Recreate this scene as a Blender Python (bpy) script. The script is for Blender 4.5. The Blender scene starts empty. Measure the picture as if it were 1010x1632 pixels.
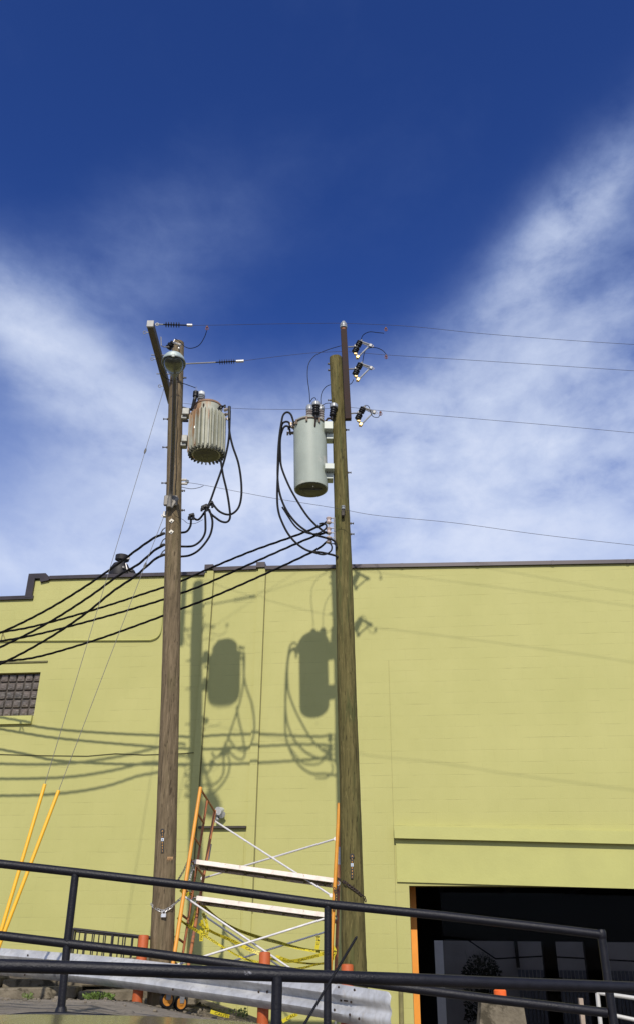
import bpy, math, random
from mathutils import Vector, Matrix
import numpy as np
random.seed(7)
sc = bpy.context.scene
COL = sc.collection
# ------------------------------------------------------------------ camera
F, CX, CY = 1350.0, 505.0, 816.0          # focal length and centre in photo pixels (1010 x 1632)
PITCH, ROLL = math.radians(27.0), math.radians(0.6)
EYE = Vector((0, 0, 0.66))
_fw = Vector((0, math.cos(PITCH), math.sin(PITCH)))
_up = Vector((0, -math.sin(PITCH), math.cos(PITCH)))
_rt = Vector((1, 0, 0))
RT = _rt*math.cos(ROLL) + _up*math.sin(ROLL)
UP = _up*math.cos(ROLL) - _rt*math.sin(ROLL)
FW = _fw
cam_d = bpy.data.cameras.new('camera'); cam = bpy.data.objects.new('camera', cam_d); COL.objects.link(cam)
cam.matrix_world = Matrix(((RT.x, UP.x, -FW.x, EYE.x), (RT.y, UP.y, -FW.y, EYE.y), (RT.z, UP.z, -FW.z, EYE.z), (0, 0, 0, 1)))
cam_d.sensor_fit = 'VERTICAL'; cam_d.sensor_height = 36; cam_d.lens = 36*F/1632
cam_d.clip_start = 0.05; cam_d.clip_end = 2000
sc.camera = cam
sc.render.resolution_x = 633; sc.render.resolution_y = 1024
sc.view_settings.view_transform = 'Standard'; sc.view_settings.look = 'None'
sc.view_settings.exposure = 0.0; sc.view_settings.gamma = 1
# ------------------------------------------------------------------ sun
SUN_EL, SUN_AZ = math.radians(37.5), math.radians(1.5)
sdir = Vector((math.sin(SUN_AZ)*math.cos(SUN_EL), math.cos(SUN_AZ)*math.cos(SUN_EL), -math.sin(SUN_EL)))
sun_d = bpy.data.lights.new('sun', 'SUN'); sun = bpy.data.objects.new('sun', sun_d); COL.objects.link(sun)
sun_d.energy = 3.9; sun_d.angle = math.radians(0.8); sun_d.color = (1.0, 0.93, 0.82)
sun.rotation_euler = sdir.to_track_quat('-Z', 'Y').to_euler()
sun.location = (0, -20, 20)

# ------------------------------------------------------------------ node helper
class NT:
    def __init__(s, tree): s.t = tree; s.n = tree.nodes; s.l = tree.links
    def node(s, typ, **kw):
        nd = s.n.new(typ)
        for k, v in kw.items(): setattr(nd, k, v)
        return nd
    def put(s, sock, v):
        if hasattr(v, 'is_output') or isinstance(v, bpy.types.NodeSocket): s.l.new(v, sock)
        else: sock.default_value = v
    def m(s, op, a, b=None, c=None, clamp=False):
        nd = s.node('ShaderNodeMath', operation=op, use_clamp=clamp)
        s.put(nd.inputs[0], a)
        if b is not None: s.put(nd.inputs[1], b)
        if c is not None: s.put(nd.inputs[2], c)
        return nd.outputs[0]
    def mix(s, f, a, b, mode='MIX'):
        nd = s.node('ShaderNodeMix', data_type='RGBA', blend_type=mode)
        s.put(nd.inputs[0], f); s.put(nd.inputs[6], a); s.put(nd.inputs[7], b)
        return nd.outputs[2]
    def ramp(s, f, stops, interp='LINEAR'):
        nd = s.node('ShaderNodeValToRGB'); cr = nd.color_ramp; cr.interpolation = interp
        while len(cr.elements) < len(stops): cr.elements.new(0.5)
        for e, (p, c) in zip(cr.elements, stops):
            e.position = p; e.color = c if len(c) == 4 else (*c, 1)
        s.put(nd.inputs[0], f); return nd.outputs[0]
    def noise(s, vec, scale, detail=4, rough=.55, dist=0.0):
        nd = s.node('ShaderNodeTexNoise')
        if vec is not None: s.l.new(vec, nd.inputs['Vector'])
        nd.inputs['Scale'].default_value = scale; nd.inputs['Detail'].default_value = detail
        nd.inputs['Roughness'].default_value = rough; nd.inputs['Distortion'].default_value = dist
        return nd.outputs[0]
    def smooth(s, x, a, b):
        nd = s.node('ShaderNodeMapRange', interpolation_type='SMOOTHSTEP')
        s.put(nd.inputs[0], x); nd.inputs[1].default_value = a; nd.inputs[2].default_value = b
        return nd.outputs[0]
    def mapping(s, vec, scale=(1, 1, 1), rot=(0, 0, 0), loc=(0, 0, 0)):
        nd = s.node('ShaderNodeMapping'); s.l.new(vec, nd.inputs[0])
        nd.inputs[1].default_value = loc; nd.inputs[2].default_value = rot; nd.inputs[3].default_value = scale
        return nd.outputs[0]
g = lambda v: (v, v, v, 1)

# ------------------------------------------------------------------ sky
w = bpy.data.worlds.new('World'); sc.world = w; w.use_nodes = True
t = NT(w.node_tree); t.n.clear()
sky = t.node('ShaderNodeTexSky', sky_type='NISHITA'); sky.sun_disc = False
sky.sun_elevation = SUN_EL; sky.sun_rotation = math.radians(180) + SUN_AZ
sky.altitude = 300; sky.air_density = 1.0; sky.dust_density = 0.3; sky.ozone_density = 2.5
co = t.node('ShaderNodeTexCoord').outputs['Generated']
sp = t.node('ShaderNodeSeparateXYZ'); t.l.new(co, sp.inputs[0])
az = t.m('ARCTAN2', sp.outputs[0], sp.outputs[1]); el = t.m('ARCSINE', sp.outputs[2])
def sky_dir(px, py):
    d = FW + RT*((px-CX)/F) + UP*((CY-py)/F); d.normalize()
    return math.atan2(d.x, d.y), math.asin(d.z)
def blob(px, py, sa, se, rot, amp):       # a soft patch of cloud in azimuth / elevation
    a0, e0 = sky_dir(px, py); c, s_ = math.cos(rot), math.sin(rot); k = math.cos(e0)
    da = t.m('MULTIPLY', t.m('SUBTRACT', az, a0), k); de = t.m('SUBTRACT', el, e0)
    u = t.m('DIVIDE', t.m('ADD', t.m('MULTIPLY', da, c), t.m('MULTIPLY', de, s_)), sa)
    v = t.m('DIVIDE', t.m('SUBTRACT', t.m('MULTIPLY', de, c), t.m('MULTIPLY', da, s_)), se)
    r2 = t.m('ADD', t.m('MULTIPLY', u, u), t.m('MULTIPLY', v, v))
    return t.m('MULTIPLY', t.m('POWER', 2.718, t.m('MULTIPLY', r2, -1)), amp)
P = math.pi/180
blobs = [(20, 520, 8*P, 2.4*P, -25*P, .70), (120, 600, 10*P, 3.4*P, -30*P, .45), (280, 690, 10*P, 4.0*P, -25*P, .42), (40, 450, 8*P, 2.8*P, 10*P, .18),
         (250, 400, 7*P, 3.6*P, 35*P, .22), (985, 275, 4*P, 1.8*P, 48*P, .42), (885, 385, 5.0*P, 2.2*P, 45*P, .95), (790, 490, 7*P, 2.2*P, 45*P, .38),
         (1000, 440, 8*P, 5*P, 40*P, .42), (820, 605, 9*P, 1.6*P, 25*P, .45), (720, 740, 13*P, 6*P, 10*P, .75), (940, 640, 9*P, 4*P, 30*P, .36),
         (960, 800, 12*P, 6*P, 10*P, .75), (470, 830, 15*P, 6*P, 0, .80), (60, 895, 11*P, 2.6*P, 0, .75), (620, 640, 9*P, 3*P, 20*P, .34),
         (60, 780, 9*P, 4*P, 0, .10), (380, 760, 8*P, 4*P, 10*P, .40)]
acc = None
for b in blobs:
    o = blob(*b); acc = o if acc is None else t.m('ADD', acc, o)
wv = t.mapping(co, scale=(1.0, 1.0, 2.2), rot=(0, .5, .2))
n1 = t.noise(wv, 3.4, 9, .55, .25); n2 = t.noise(t.mapping(co, scale=(2.2, 1, 3.0), rot=(.2, .9, 0)), 8, 8, .62, .25)
n3 = t.noise(wv, 1.4, 3, .5, .3)
n4 = t.noise(t.mapping(co, scale=(1.6, 1, 2.6), rot=(.1, .7, .2)), 26, 6, .6, .2)
nn = t.m('ADD', t.m('ADD', t.m('MULTIPLY', n1, .70), t.m('MULTIPLY', n2, .23)), t.m('MULTIPLY', n4, .07))
front = t.smooth(sp.outputs[1], -0.15, .25)          # towards the sun, unseen cloud added to raise and whiten the ambient light
back = t.m('MULTIPLY', t.m('SUBTRACT', 1.0, front), t.m('ADD', t.m('MULTIPLY', n3, 1.6), .1))
body = t.m('MULTIPLY', acc, t.m('ADD', t.m('MULTIPLY', t.m('SUBTRACT', nn, .5), 4.6), .95))
low = t.m('MULTIPLY', t.smooth(el, 40*P, 20*P), .62)
veil = t.m('MULTIPLY', t.smooth(nn, .45, .75), .05)
raw = t.m('MAXIMUM', t.m('ADD', t.m('ADD', body, low), t.m('ADD', back, veil)), 0.0)
dens = t.m('SUBTRACT', 1.0, t.m('POWER', 2.718, t.m('MULTIPLY', raw, -1.25)))
skyc = t.mix(1.0, sky.outputs[0], (.44, .62, 1.06, 1), 'MULTIPLY')
gm = t.node('ShaderNodeGamma'); t.l.new(skyc, gm.inputs[0]); gm.inputs[1].default_value = 1.22
cl = t.ramp(dens, [(0, (2.4, 3.6, 7.2)), (.45, (4.3, 5.6, 9.0)), (.85, (7.3, 8.3, 10.6)), (1, (9.2, 9.8, 11.4))])
out_c = t.mix(t.m('MULTIPLY', t.m('POWER', dens, 1.05), .96), gm.outputs[0], cl)
bg = t.node('ShaderNodeBackground'); t.l.new(out_c, bg.inputs[0]); bg.inputs[1].default_value = 0.09
wo = t.node('ShaderNodeOutputWorld'); t.l.new(bg.outputs[0], wo.inputs[0])

# ------------------------------------------------------------------ pixel <-> place helpers (surveying the photograph)
def ray(px, py): return FW + RT*((px-CX)/F) + UP*((CY-py)/F)
def at(px, py, Y):
    d = ray(px, py); return EYE + d*(Y/d.y)
def depth(p): return (p-EYE).dot(FW)
def mpp(p): return depth(p)/F           # metres per photo pixel at p
YAW = math.radians(7.0); WD = 14.8
WU = Vector((math.cos(YAW), -math.sin(YAW), 0)); WN = Vector((math.sin(YAW), math.cos(YAW), 0))
WO = WN*WD
def wl(px, py, off=0.0):                # wall-local (u, z) of a photo pixel on the plane `off` in front of the wall
    d = ray(px, py); k = (WD-off-EYE.dot(WN))/d.dot(WN); p = EYE + d*k
    return (p-WO).dot(WU), p.z
def wp(u, v, z): return WO + WU*u + WN*v + Vector((0, 0, z))

# ------------------------------------------------------------------ mesh builder
class MB:
    def __init__(s): s.v = []; s.f = []; s.m = []
    def add(s, vs, fs, mi=0):
        o = len(s.v); s.v += [Vector(x) for x in vs]
        s.f += [tuple(i+o for i in f) for f in fs]; s.m += [mi]*len(fs)
    def box(s, c, d, rot=None, mi=0, bev=0.0):
        hx, hy, hz = d[0]/2, d[1]/2, d[2]/2; R = rot or Matrix.Identity(3); c = Vector(c)
        if bev <= 0:
            vs = [c + R @ Vector((x*hx, y*hy, z*hz)) for x in (-1, 1) for y in (-1, 1) for z in (-1, 1)]
            s.add(vs, [(0, 1, 3, 2), (4, 6, 7, 5), (0, 4, 5, 1), (2, 3, 7, 6), (0, 2, 6, 4), (1, 5, 7, 3)], mi); return
        b = min(bev, hx*.45, hy*.45, hz*.45); vs = []; idx = {}
        for x in (-1, 1):
            for y in (-1, 1):
                for z in (-1, 1):
                    for k in range(3):
                        q = [x*(hx-b), y*(hy-b), z*(hz-b)]; q[k] = (x, y, z)[k]*(hx, hy, hz)[k]
                        idx[(x, y, z, k)] = len(vs); vs.append(c + R @ Vector(q))
        fs = []
        I = lambda x, y, z, k: idx[(x, y, z, k)]
        for q in (-1, 1):
            fs.append([I(q, a, b_, 0) for a, b_ in ((-1, -1), (1, -1), (1, 1), (-1, 1))][::q])
            fs.append([I(a, q, b_, 1) for a, b_ in ((-1, -1), (1, -1), (1, 1), (-1, 1))][::-q])
            fs.append([I(a, b_, q, 2) for a, b_ in ((-1, -1), (1, -1), (1, 1), (-1, 1))][::q])
        for a in (-1, 1):
            for b_ in (-1, 1):
                fs.append([I(a, b_, -1, 0), I(a, b_, 1, 0), I(a, b_, 1, 1), I(a, b_, -1, 1)][::-a*b_])
                fs.append([I(a, -1, b_, 0), I(a, 1, b_, 0), I(a, 1, b_, 2), I(a, -1, b_, 2)][::a*b_])
                fs.append([I(-1, a, b_, 1), I(1, a, b_, 1), I(1, a, b_, 2), I(-1, a, b_, 2)][::-a*b_])
                for c_ in (-1, 1): fs.append([I(a, b_, c_, 0), I(a, b_, c_, 1), I(a, b_, c_, 2)][::a*b_*c_])
        s.add(vs, fs, mi)
    def tube(s, pts, r, n=10, mi=0, cap=True, ref=None):
        pts = [Vector(p) for p in pts]
        rs = r if isinstance(r, (list, tuple)) else [r]*len(pts)
        T = []
        for i in range(len(pts)):
            a = pts[max(i-1, 0)]; b = pts[min(i+1, len(pts)-1)]; d = (b-a)
            T.append(d.normalized() if d.length > 1e-9 else Vector((0, 0, 1)))
        up = ref or (Vector((0, 0, 1)) if abs(T[0].z) < .9 else Vector((1, 0, 0)))
        N = (up - T[0]*up.dot(T[0])).normalized(); vs = []
        for i, p in enumerate(pts):
            N = (N - T[i]*N.dot(T[i])).normalized(); B = T[i].cross(N)
            for k in range(n):
                a = 2*math.pi*k/n; vs.append(p + (N*math.cos(a) + B*math.sin(a))*rs[i])
        fs = []
        for i in range(len(pts)-1):
            for k in range(n):
                a = i*n+k; b = i*n+(k+1) % n; fs.append((a, b, b+n, a+n))
        if cap:
            fs.append(tuple(range(n))[::-1]); fs.append(tuple((len(pts)-1)*n+k for k in range(n)))
        s.add(vs, fs, mi)
    def lathe(s, prof, base=(0, 0, 0), axis=(0, 0, 1), n=24, mi=0, mod=None):
        ax = Vector(axis).normalized(); up = Vector((0, 1, 0)) if abs(ax.y) < .9 else Vector((1, 0, 0))
        A = (up - ax*up.dot(ax)).normalized(); B = ax.cross(A); base = Vector(base); vs = []
        for (r, z) in prof:
            for k in range(n):
                a = 2*math.pi*k/n; rr = r*(mod(a) if mod else 1)
                vs.append(base + ax*z + (A*math.cos(a)+B*math.sin(a))*rr)
        fs = []
        for i in range(len(prof)-1):
            for k in range(n):
                a = i*n+k; b = i*n+(k+1) % n; fs.append((a, b, b+n, a+n))
        fs.append(tuple(range(n))[::-1]); fs.append(tuple((len(prof)-1)*n+k for k in range(n)))
        s.add(vs, fs, mi)
    def torus(s, c, R, r, axis=(0, 0, 1), n=20, k=8, stretch=1.0, sdir_=None, mi=0):
        ax = Vector(axis).normalized(); up = Vector(sdir_) if sdir_ is not None else (Vector((1, 0, 0)) if abs(ax.x) < .9 else Vector((0, 1, 0)))
        A = (up - ax*up.dot(ax)).normalized(); B = ax.cross(A); c = Vector(c); vs = []
        for i in range(n):
            a = 2*math.pi*i/n; d = A*math.cos(a)*stretch + B*math.sin(a); dn = (A*math.cos(a)+B*math.sin(a)).normalized()
            for j in range(k):
                b = 2*math.pi*j/k; vs.append(c + d*R + dn*math.cos(b)*r + ax*math.sin(b)*r)
        s.add(vs, [(i*k+j, ((i+1) % n)*k+j, ((i+1) % n)*k+(j+1) % k, i*k+(j+1) % k) for i in range(n) for j in range(k)], mi)
    def prism(s, poly, off, mi=0):        # polygon (3D pts) extruded by vector
        n = len(poly); off = Vector(off); a = [Vector(p) for p in poly]
        s.add(a + [p+off for p in a], [tuple(range(n)), tuple(range(2*n-1, n-1, -1))] + [(i, i+n, (i+1) % n+n, (i+1) % n) for i in range(n)], mi)
    def merge(s, o, M=None):
        s.add([(M @ v if M else v) for v in o.v], o.f)

def catmull(pts, k=6):
    pts = [Vector(p) for p in pts]
    if len(pts) < 3: return pts
    P_ = [pts[0]*2-pts[1]] + pts + [pts[-1]*2-pts[-2]]; out = []
    for i in range(1, len(P_)-2):
        a, b, c, d = P_[i-1:i+3]
        for j in range(k):
            u = j/k; out.append(.5*((2*b)+(c-a)*u+(2*a-5*b+4*c-d)*u*u+(3*b-a-3*c+d)*u**3))
    out.append(pts[-1]); return out

def base_setup(name):
    m = bpy.data.materials.new(name); m.use_nodes = True; t = NT(m.node_tree); b = t.n['Principled BSDF']
    return m, t, b, t.node('ShaderNodeTexCoord').outputs['Object']
def mat(name, c, rough=.6, metal=0., var=.25, scale=8., bump=.0, bscale=60., c2=None, cmix=.5, spec=.5, stretch=(1, 1, 1), coat=0):
    m, t, b, co = base_setup(name)
    v = t.mapping(co, scale=stretch); n = t.noise(v, scale, 6, .6)
    lo = [x*(1-var) for x in c]; hi = [min(1, x*(1+var)) for x in c]
    col = t.ramp(n, [(.3, lo), (.7, hi)])
    if c2:
        n2 = t.noise(t.mapping(co, scale=stretch, loc=(3.1, 1.7, .4)), scale*.7, 7, .65, .4)
        col = t.mix(t.smooth(n2, .62-cmix*.25, .70-cmix*.15), col, (*c2, 1))
    t.l.new(col, b.inputs['Base Color']); b.inputs['Metallic'].default_value = metal
    t.l.new(t.m('ADD', t.m('MULTIPLY', n, .25), rough-.12, clamp=True), b.inputs['Roughness'])
    b.inputs['Specular IOR Level'].default_value = spec; b.inputs['Coat Weight'].default_value = coat; b.inputs['Coat Roughness'].default_value = .16
    if bump > 0:
        bp = t.node('ShaderNodeBump'); bp.inputs['Strength'].default_value = bump; bp.inputs['Distance'].default_value = .01
        t.l.new(t.noise(v, bscale, 5, .6), bp.inputs['Height']); t.l.new(bp.outputs[0], b.inputs['Normal'])
    return m

def tag(o, label=None, cat=None, group=None, kind=None):
    if label: o['label'] = label
    if cat: o['category'] = cat
    if group: o['group'] = group
    if kind: o['kind'] = kind
    return o
def wloc(o):
    v = Vector((0, 0, 0))
    while o: v = v + o.location; o = o.parent
    return v
def obj(name, mb, m, parent=None, local=False, smooth=30, org=None):
    vs = mb.v
    lo = Vector([min(v[i] for v in vs) for i in range(3)]); hi = Vector([max(v[i] for v in vs) for i in range(3)])
    c = Vector(org) if org is not None else Vector(((lo.x+hi.x)/2, (lo.y+hi.y)/2, lo.z))
    me = bpy.data.meshes.new(name); me.from_pydata([tuple(v-c) for v in vs], [], mb.f)
    for x in (m if isinstance(m, (list, tuple)) else [m]): me.materials.append(x)
    for p, mi in zip(me.polygons, mb.m): p.material_index = mi
    me.update()
    import bmesh
    bm = bmesh.new(); bm.from_mesh(me); bmesh.ops.recalc_face_normals(bm, faces=bm.faces); bm.to_mesh(me); bm.free()
    if smooth:
        for p in me.polygons: p.use_smooth = True
        me.set_sharp_from_angle(angle=math.radians(smooth))
    o = bpy.data.objects.new(name, me); COL.objects.link(o)
    if parent:
        o.parent = parent
        o.location = c if local else c - wloc(parent)
    else: o.location = c
    return o
def thing(name, label, cat, loc=(0, 0, 0), group=None, rz=0):
    o = bpy.data.objects.new(name, None); COL.objects.link(o); o.location = loc; o.rotation_euler = (0, 0, rz); o.empty_display_size = .1
    return tag(o, label, cat, group)
def copy_tree(o, parent=None):
    c = o.copy(); COL.objects.link(c); c.parent = parent
    for ch in list(o.children): copy_tree(ch, c)
    return c
def text_mesh(s, size):
    cu = bpy.data.curves.new('lettering', 'FONT'); cu.body = s; cu.size = size; cu.align_x = 'LEFT'; cu.resolution_u = 2
    o = bpy.data.objects.new('lettering', cu); COL.objects.link(o)
    bpy.context.view_layer.update()
    me = bpy.data.meshes.new_from_object(o.evaluated_get(bpy.context.evaluated_depsgraph_get()))
    vs = [v.co.copy() for v in me.vertices]; fs = [tuple(p.vertices) for p in me.polygons]
    bpy.data.objects.remove(o); bpy.data.curves.remove(cu); bpy.data.meshes.remove(me)
    return vs, fs

# ------------------------------------------------------------------ materials
def m_wall():
    m, t, b, co = base_setup('painted_block')
    s = t.node('ShaderNodeSeparateXYZ'); t.l.new(co, s.inputs[0])
    c = t.node('ShaderNodeCombineXYZ'); t.l.new(s.outputs[0], c.inputs[0]); t.l.new(s.outputs[2], c.inputs[1])
    br = t.node('ShaderNodeTexBrick'); t.l.new(c.outputs[0], br.inputs[0])
    for k, v in (('Scale', 1.), ('Mortar Size', .006), ('Mortar Smooth', .3), ('Brick Width', .405), ('Row Height', .2), ('Bias', 0.)): br.inputs[k].default_value = v
    br.inputs['Color1'].default_value = g(0.); br.inputs['Color2'].default_value = g(1.); br.inputs['Mortar'].default_value = g(.5)
    fac = br.outputs['Fac']
    # only the bed joints read clearly, and only in broken runs where the paint film has opened
    row = t.m('PINGPONG', t.m('ADD', s.outputs[2], 0.0), .1)
    bed = t.m('LESS_THAN', t.m('SUBTRACT', .1, t.m('ABSOLUTE', t.m('SUBTRACT', row, 0.0))), .0)
    fr = t.m('FRACT', t.m('DIVIDE', s.outputs[2], .2)); bedl = t.smooth(t.m('MINIMUM', fr, t.m('SUBTRACT', 1., fr)), .030, .0)
    run = t.smooth(t.noise(t.mapping(co, scale=(1.3, 1, 5.0)), 1.6, 3, .6), .46, .60)
    run2 = t.smooth(t.noise(t.mapping(co, scale=(2.2, 1, 7.0), loc=(5, 0, 2)), 1.1, 3, .6), .47, .66)
    n = t.noise(co, .7, 5, .6); n2 = t.noise(t.mapping(co, scale=(6, 6, 1.2)), 1.3, 5, .65)
    col = t.ramp(n, [(.3, (.405, .392, .136)), (.7, (.452, .432, .160))])
    col = t.mix(t.m('MULTIPLY', t.smooth(n2, .45, .8), .16), col, (.36, .35, .13, 1))
    bl = t.ramp(br.outputs[0], [(0, (.992, .992, .992)), (1, (1.006, 1.006, 1.006))])
    col = t.mix(1.0, col, bl, 'MULTIPLY')
    col = t.mix(t.m('MULTIPLY', t.m('MULTIPLY', bedl, run2), .50), col, (.20, .18, .07, 1))
    col = t.mix(t.m('MULTIPLY', t.m('MULTIPLY', fac, run), .12), col, (.28, .26, .10, 1))
    spots = t.smooth(t.noise(co, 14, 2, .5), .80, .84)
    col = t.mix(t.m('MULTIPLY', spots, .35), col, (.28, .27, .15, 1))
    t.l.new(col, b.inputs['Base Color']); b.inputs['Roughness'].default_value = .62; b.inputs['Specular IOR Level'].default_value = .3
    bp = t.node('ShaderNodeBump'); bp.inputs['Strength'].default_value = .5; bp.inputs['Distance'].default_value = .006
    h = t.m('ADD', t.m('MULTIPLY', t.m('MAXIMUM', t.m('MULTIPLY', fac, .18), t.m('MULTIPLY', bedl, run)), -.6), t.m('ADD', t.m('MULTIPLY', t.noise(co, 55, 4, .6), .5), t.m('MULTIPLY', n2, .5)))
    t.l.new(h, bp.inputs['Height']); t.l.new(bp.outputs[0], b.inputs['Normal'])
    return m
M_WALL = m_wall()
M_PAINTWALL = mat('painted_trim', (.430, .422, .132), .5, var=.05, scale=2, bump=.15, bscale=30)
M_COPING = mat('coping_metal', (.040, .032, .036), .40, .35, .2, 3)
M_JOINT = mat('joint_dark', (.15, .14, .06), .9)
M_ORANGE_TRIM = mat('orange_trim', (.80, .30, .035), .5, var=.08, scale=3)
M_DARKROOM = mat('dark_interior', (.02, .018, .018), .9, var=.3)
M_BLACKPIPE = mat('black_pipe_paint', (.007, .007, .011), .45, 0, .3, 14, .35, 90, c2=(.16, .16, .18), cmix=-.22, spec=.32)
M_CABLE = mat('black_cable', (.006, .0055, .006), .6, var=.2, spec=.2)
M_WIRE = mat('weathered_wire', (.045, .038, .045), .7, .1, .2)
M_STRAND = mat('galvanised_strand', (.13, .125, .11), .6, .3, .2)
M_STEEL = mat('galvanised_steel', (.26, .26, .26), .55, .5, .15, 10, c2=(.35, .22, .14), cmix=.05)
M_PORC = mat('grey_porcelain', (.27, .29, .31), .3, 0, .08, 10, spec=.6)
M_BLACKPOLY = mat('black_polymer', (.007, .007, .009), .5, spec=.3)
M_GUARD = mat('yellow_plastic', (.80, .42, .012), .4, var=.06, scale=4)
M_POSTORANGE = mat('orange_post_paint', (.42, .084, .015), .6, 0, .15, 9, .2, 60, c2=(.35, .10, .04), cmix=-.1)
M_SCAFF = mat('scaffold_orange', (.66, .28, .025), .5, 0, .15, 6, .2, 60, c2=(.33, .13, .06), cmix=.12)
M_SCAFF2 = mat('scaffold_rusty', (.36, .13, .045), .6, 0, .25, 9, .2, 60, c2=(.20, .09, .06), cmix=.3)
M_SILVER = mat('brace_silver', (.80, .77, .74), .4, .35, .1, 12, c2=(.4, .3, .25), cmix=-.05)
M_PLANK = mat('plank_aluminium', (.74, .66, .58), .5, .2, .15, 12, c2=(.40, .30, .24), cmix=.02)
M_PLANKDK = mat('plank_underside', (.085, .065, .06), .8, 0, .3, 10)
M_TAPE = mat('yellow_tape', (.62, .52, .03), .4, var=.06)
M_TAPEINK = mat('tape_ink', (.01, .01, .01), .5)
M_RUST = mat('rusty_iron', (.030, .015, .011), .85, .1, .4, 12, .4, 60)
M_BRASS = mat('bright_bronze', (.50, .36, .15), .4, .7, .2, 10)
M_COPPER = mat('oxidised_copper', (.13, .05, .035), .6, .4, .4, 20)
M_GLASSBOWL = None
def m_wood(name, lo, mid, hi, green, gamt):
    m, t, b, co = base_setup(name)
    v = t.mapping(co, scale=(1, 1, .11)); n = t.noise(v, 24, 8, .7, .2); n2 = t.noise(t.mapping(co, scale=(1, 1, .12)), 7, 6, .6, .5)
    n3 = t.noise(t.mapping(co, scale=(1, 1, .02)), 60, 4, .6); n4 = t.noise(t.mapping(co, scale=(1, 1, .35)), 9, 5, .6)
    col = t.ramp(n, [(.28, lo), (.5, mid), (.75, hi)])
    col = t.mix(t.m('MULTIPLY', t.smooth(n2, .5, .68), gamt), col, (*green, 1))
    cr = t.smooth(n3, .63, .69); col = t.mix(t.m('MULTIPLY', cr, .75), col, (.03, .022, .016, 1))
    col = t.mix(t.m('MULTIPLY', t.smooth(n4, .62, .72), .55), col, (lo[0]*.6, lo[1]*.6, lo[2]*.6, 1))
    chip = t.noise(t.mapping(co, scale=(1, 1, .22), loc=(7, 3, 9)), 30, 3, .55); col = t.mix(t.m('MULTIPLY', t.smooth(chip, .62, .68), .65), col, (lo[0]*.45, lo[1]*.42, lo[2]*.4, 1)); col = t.mix(t.m('MULTIPLY', t.smooth(chip, .36, .30), .4), col, (hi[0]*1.25, hi[1]*1.25, hi[2]*1.3, 1))
    kn = t.smooth(t.noise(t.mapping(co, scale=(1, 1, .5), loc=(2, 8, 1)), 5, 2, .5), .74, .78)
    col = t.mix(t.m('MULTIPLY', kn, .8), col, (.16, .075, .035, 1))
    t.l.new(col, b.inputs['Base Color']); b.inputs['Roughness'].default_value = .85; b.inputs['Specular IOR Level'].default_value = .2
    bp = t.node('ShaderNodeBump'); bp.inputs['Strength'].default_value = .8; bp.inputs['Distance'].default_value = .02
    t.l.new(t.m('SUBTRACT', n, t.m('MULTIPLY', cr, .8)), bp.inputs['Height']); t.l.new(bp.outputs[0], b.inputs['Normal'])
    return m
M_POLE_L = m_wood('pole_wood_brown', (.074, .056, .032), (.155, .116, .068), (.25, .19, .115), (.115, .095, .045), .5)
M_POLE_R = m_wood('pole_wood_green', (.052, .045, .015), (.112, .095, .034), (.20, .165, .062), (.065, .078, .026), .7)
M_ARM_L = mat('grey_timber', (.105, .09, .068), .8, 0, .25, 6, .3, 40, stretch=(1, .1, 1))
M_CONC = mat('rough_concrete', (.17, .145, .105), .95, 0, .3, 9, .8, 40, c2=(.07, .06, .042), cmix=.4, spec=.1)
def m_rail():
    m, t, b, co = base_setup('weathered_guardrail')
    n = t.noise(co, 3.5, 6, .6); st = t.noise(t.mapping(co, scale=(9, 9, .6)), 2.2, 5, .65)
    col = t.ramp(n, [(.3, (.36, .37, .39)), (.7, (.62, .62, .61))])
    col = t.mix(t.m('MULTIPLY', t.smooth(st, .42, .75), .6), col, (.30, .29, .27, 1))
    col = t.mix(t.m('MULTIPLY', t.smooth(t.noise(t.mapping(co, scale=(3, 3, 1.2), loc=(4, 2, 1)), 1.8, 6, .65, .1), .60, .74), .6), col, (.38, .30, .20, 1))
    col = t.mix(t.smooth(t.noise(t.mapping(co, scale=(2, 2, 2), loc=(1, 5, 3)), 3.2, 5, .65), .72, .76), col, (.20, .06, .025, 1))
    t.l.new(col, b.inputs['Base Color']); b.inputs['Metallic'].default_value = .35; b.inputs['Roughness'].default_value = .5
    return m
M_RAIL = m_rail()
def m_tank_l():
    m, t, b, co = base_setup('rusted_tank_paint')
    n = t.noise(co, 6, 5, .6); col = t.ramp(n, [(.3, (.29, .30, .235)), (.7, (.40, .40, .32))])
    s = t.node('ShaderNodeSeparateXYZ'); t.l.new(co, s.inputs[0])
    stk = t.noise(t.mapping(co, scale=(1, 1, .18)), 9, 6, .6, .3)
    upz = t.smooth(s.outputs[2], .1, 1.0); lft = t.smooth(s.outputs[0], .12, -.22)
    k = t.m('ADD', t.m('MULTIPLY', upz, .12), t.m('MULTIPLY', lft, .22))
    a = t.smooth(t.m('ADD', stk, k), .66, .82)
    col = t.mix(t.m('MULTIPLY', a, .85), col, t.ramp(n, [(.3, (.24, .10, .035)), (.7, (.38, .22, .10))]))
    t.l.new(col, b.inputs['Base Color']); b.inputs['Roughness'].default_value = .6
    return m
M_TANK_L = m_tank_l()
M_TANK_R = mat('pale_grey_tank_paint', (.33, .37, .32), .55, 0, .10, 3, spec=.35, c2=(.46, .46, .40), cmix=.2)
M_TANKDK = mat('tank_bottom', (.075, .075, .055), .7, 0, .2)
M_BOLT = mat('dull_bolt', (.09, .085, .085), .6, .3)
M_IRONFENCE = mat('black_iron', (.018, .016, .018), .6)
M_TAG_BLK = mat('tag_plate_black', (.012, .011, .011), .5)
M_TAG_INK = mat('tag_orange_figure', (.80, .38, .06), .5, var=.03)
M_TAG_BLUE = mat('tag_plate_pale_blue', (.62, .70, .80), .4, var=.03)
M_WHITE = mat('white_pipe_paint', (.50, .49, .46), .45, 0, .08, 8, c2=(.3, .28, .25), cmix=-.1)

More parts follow.
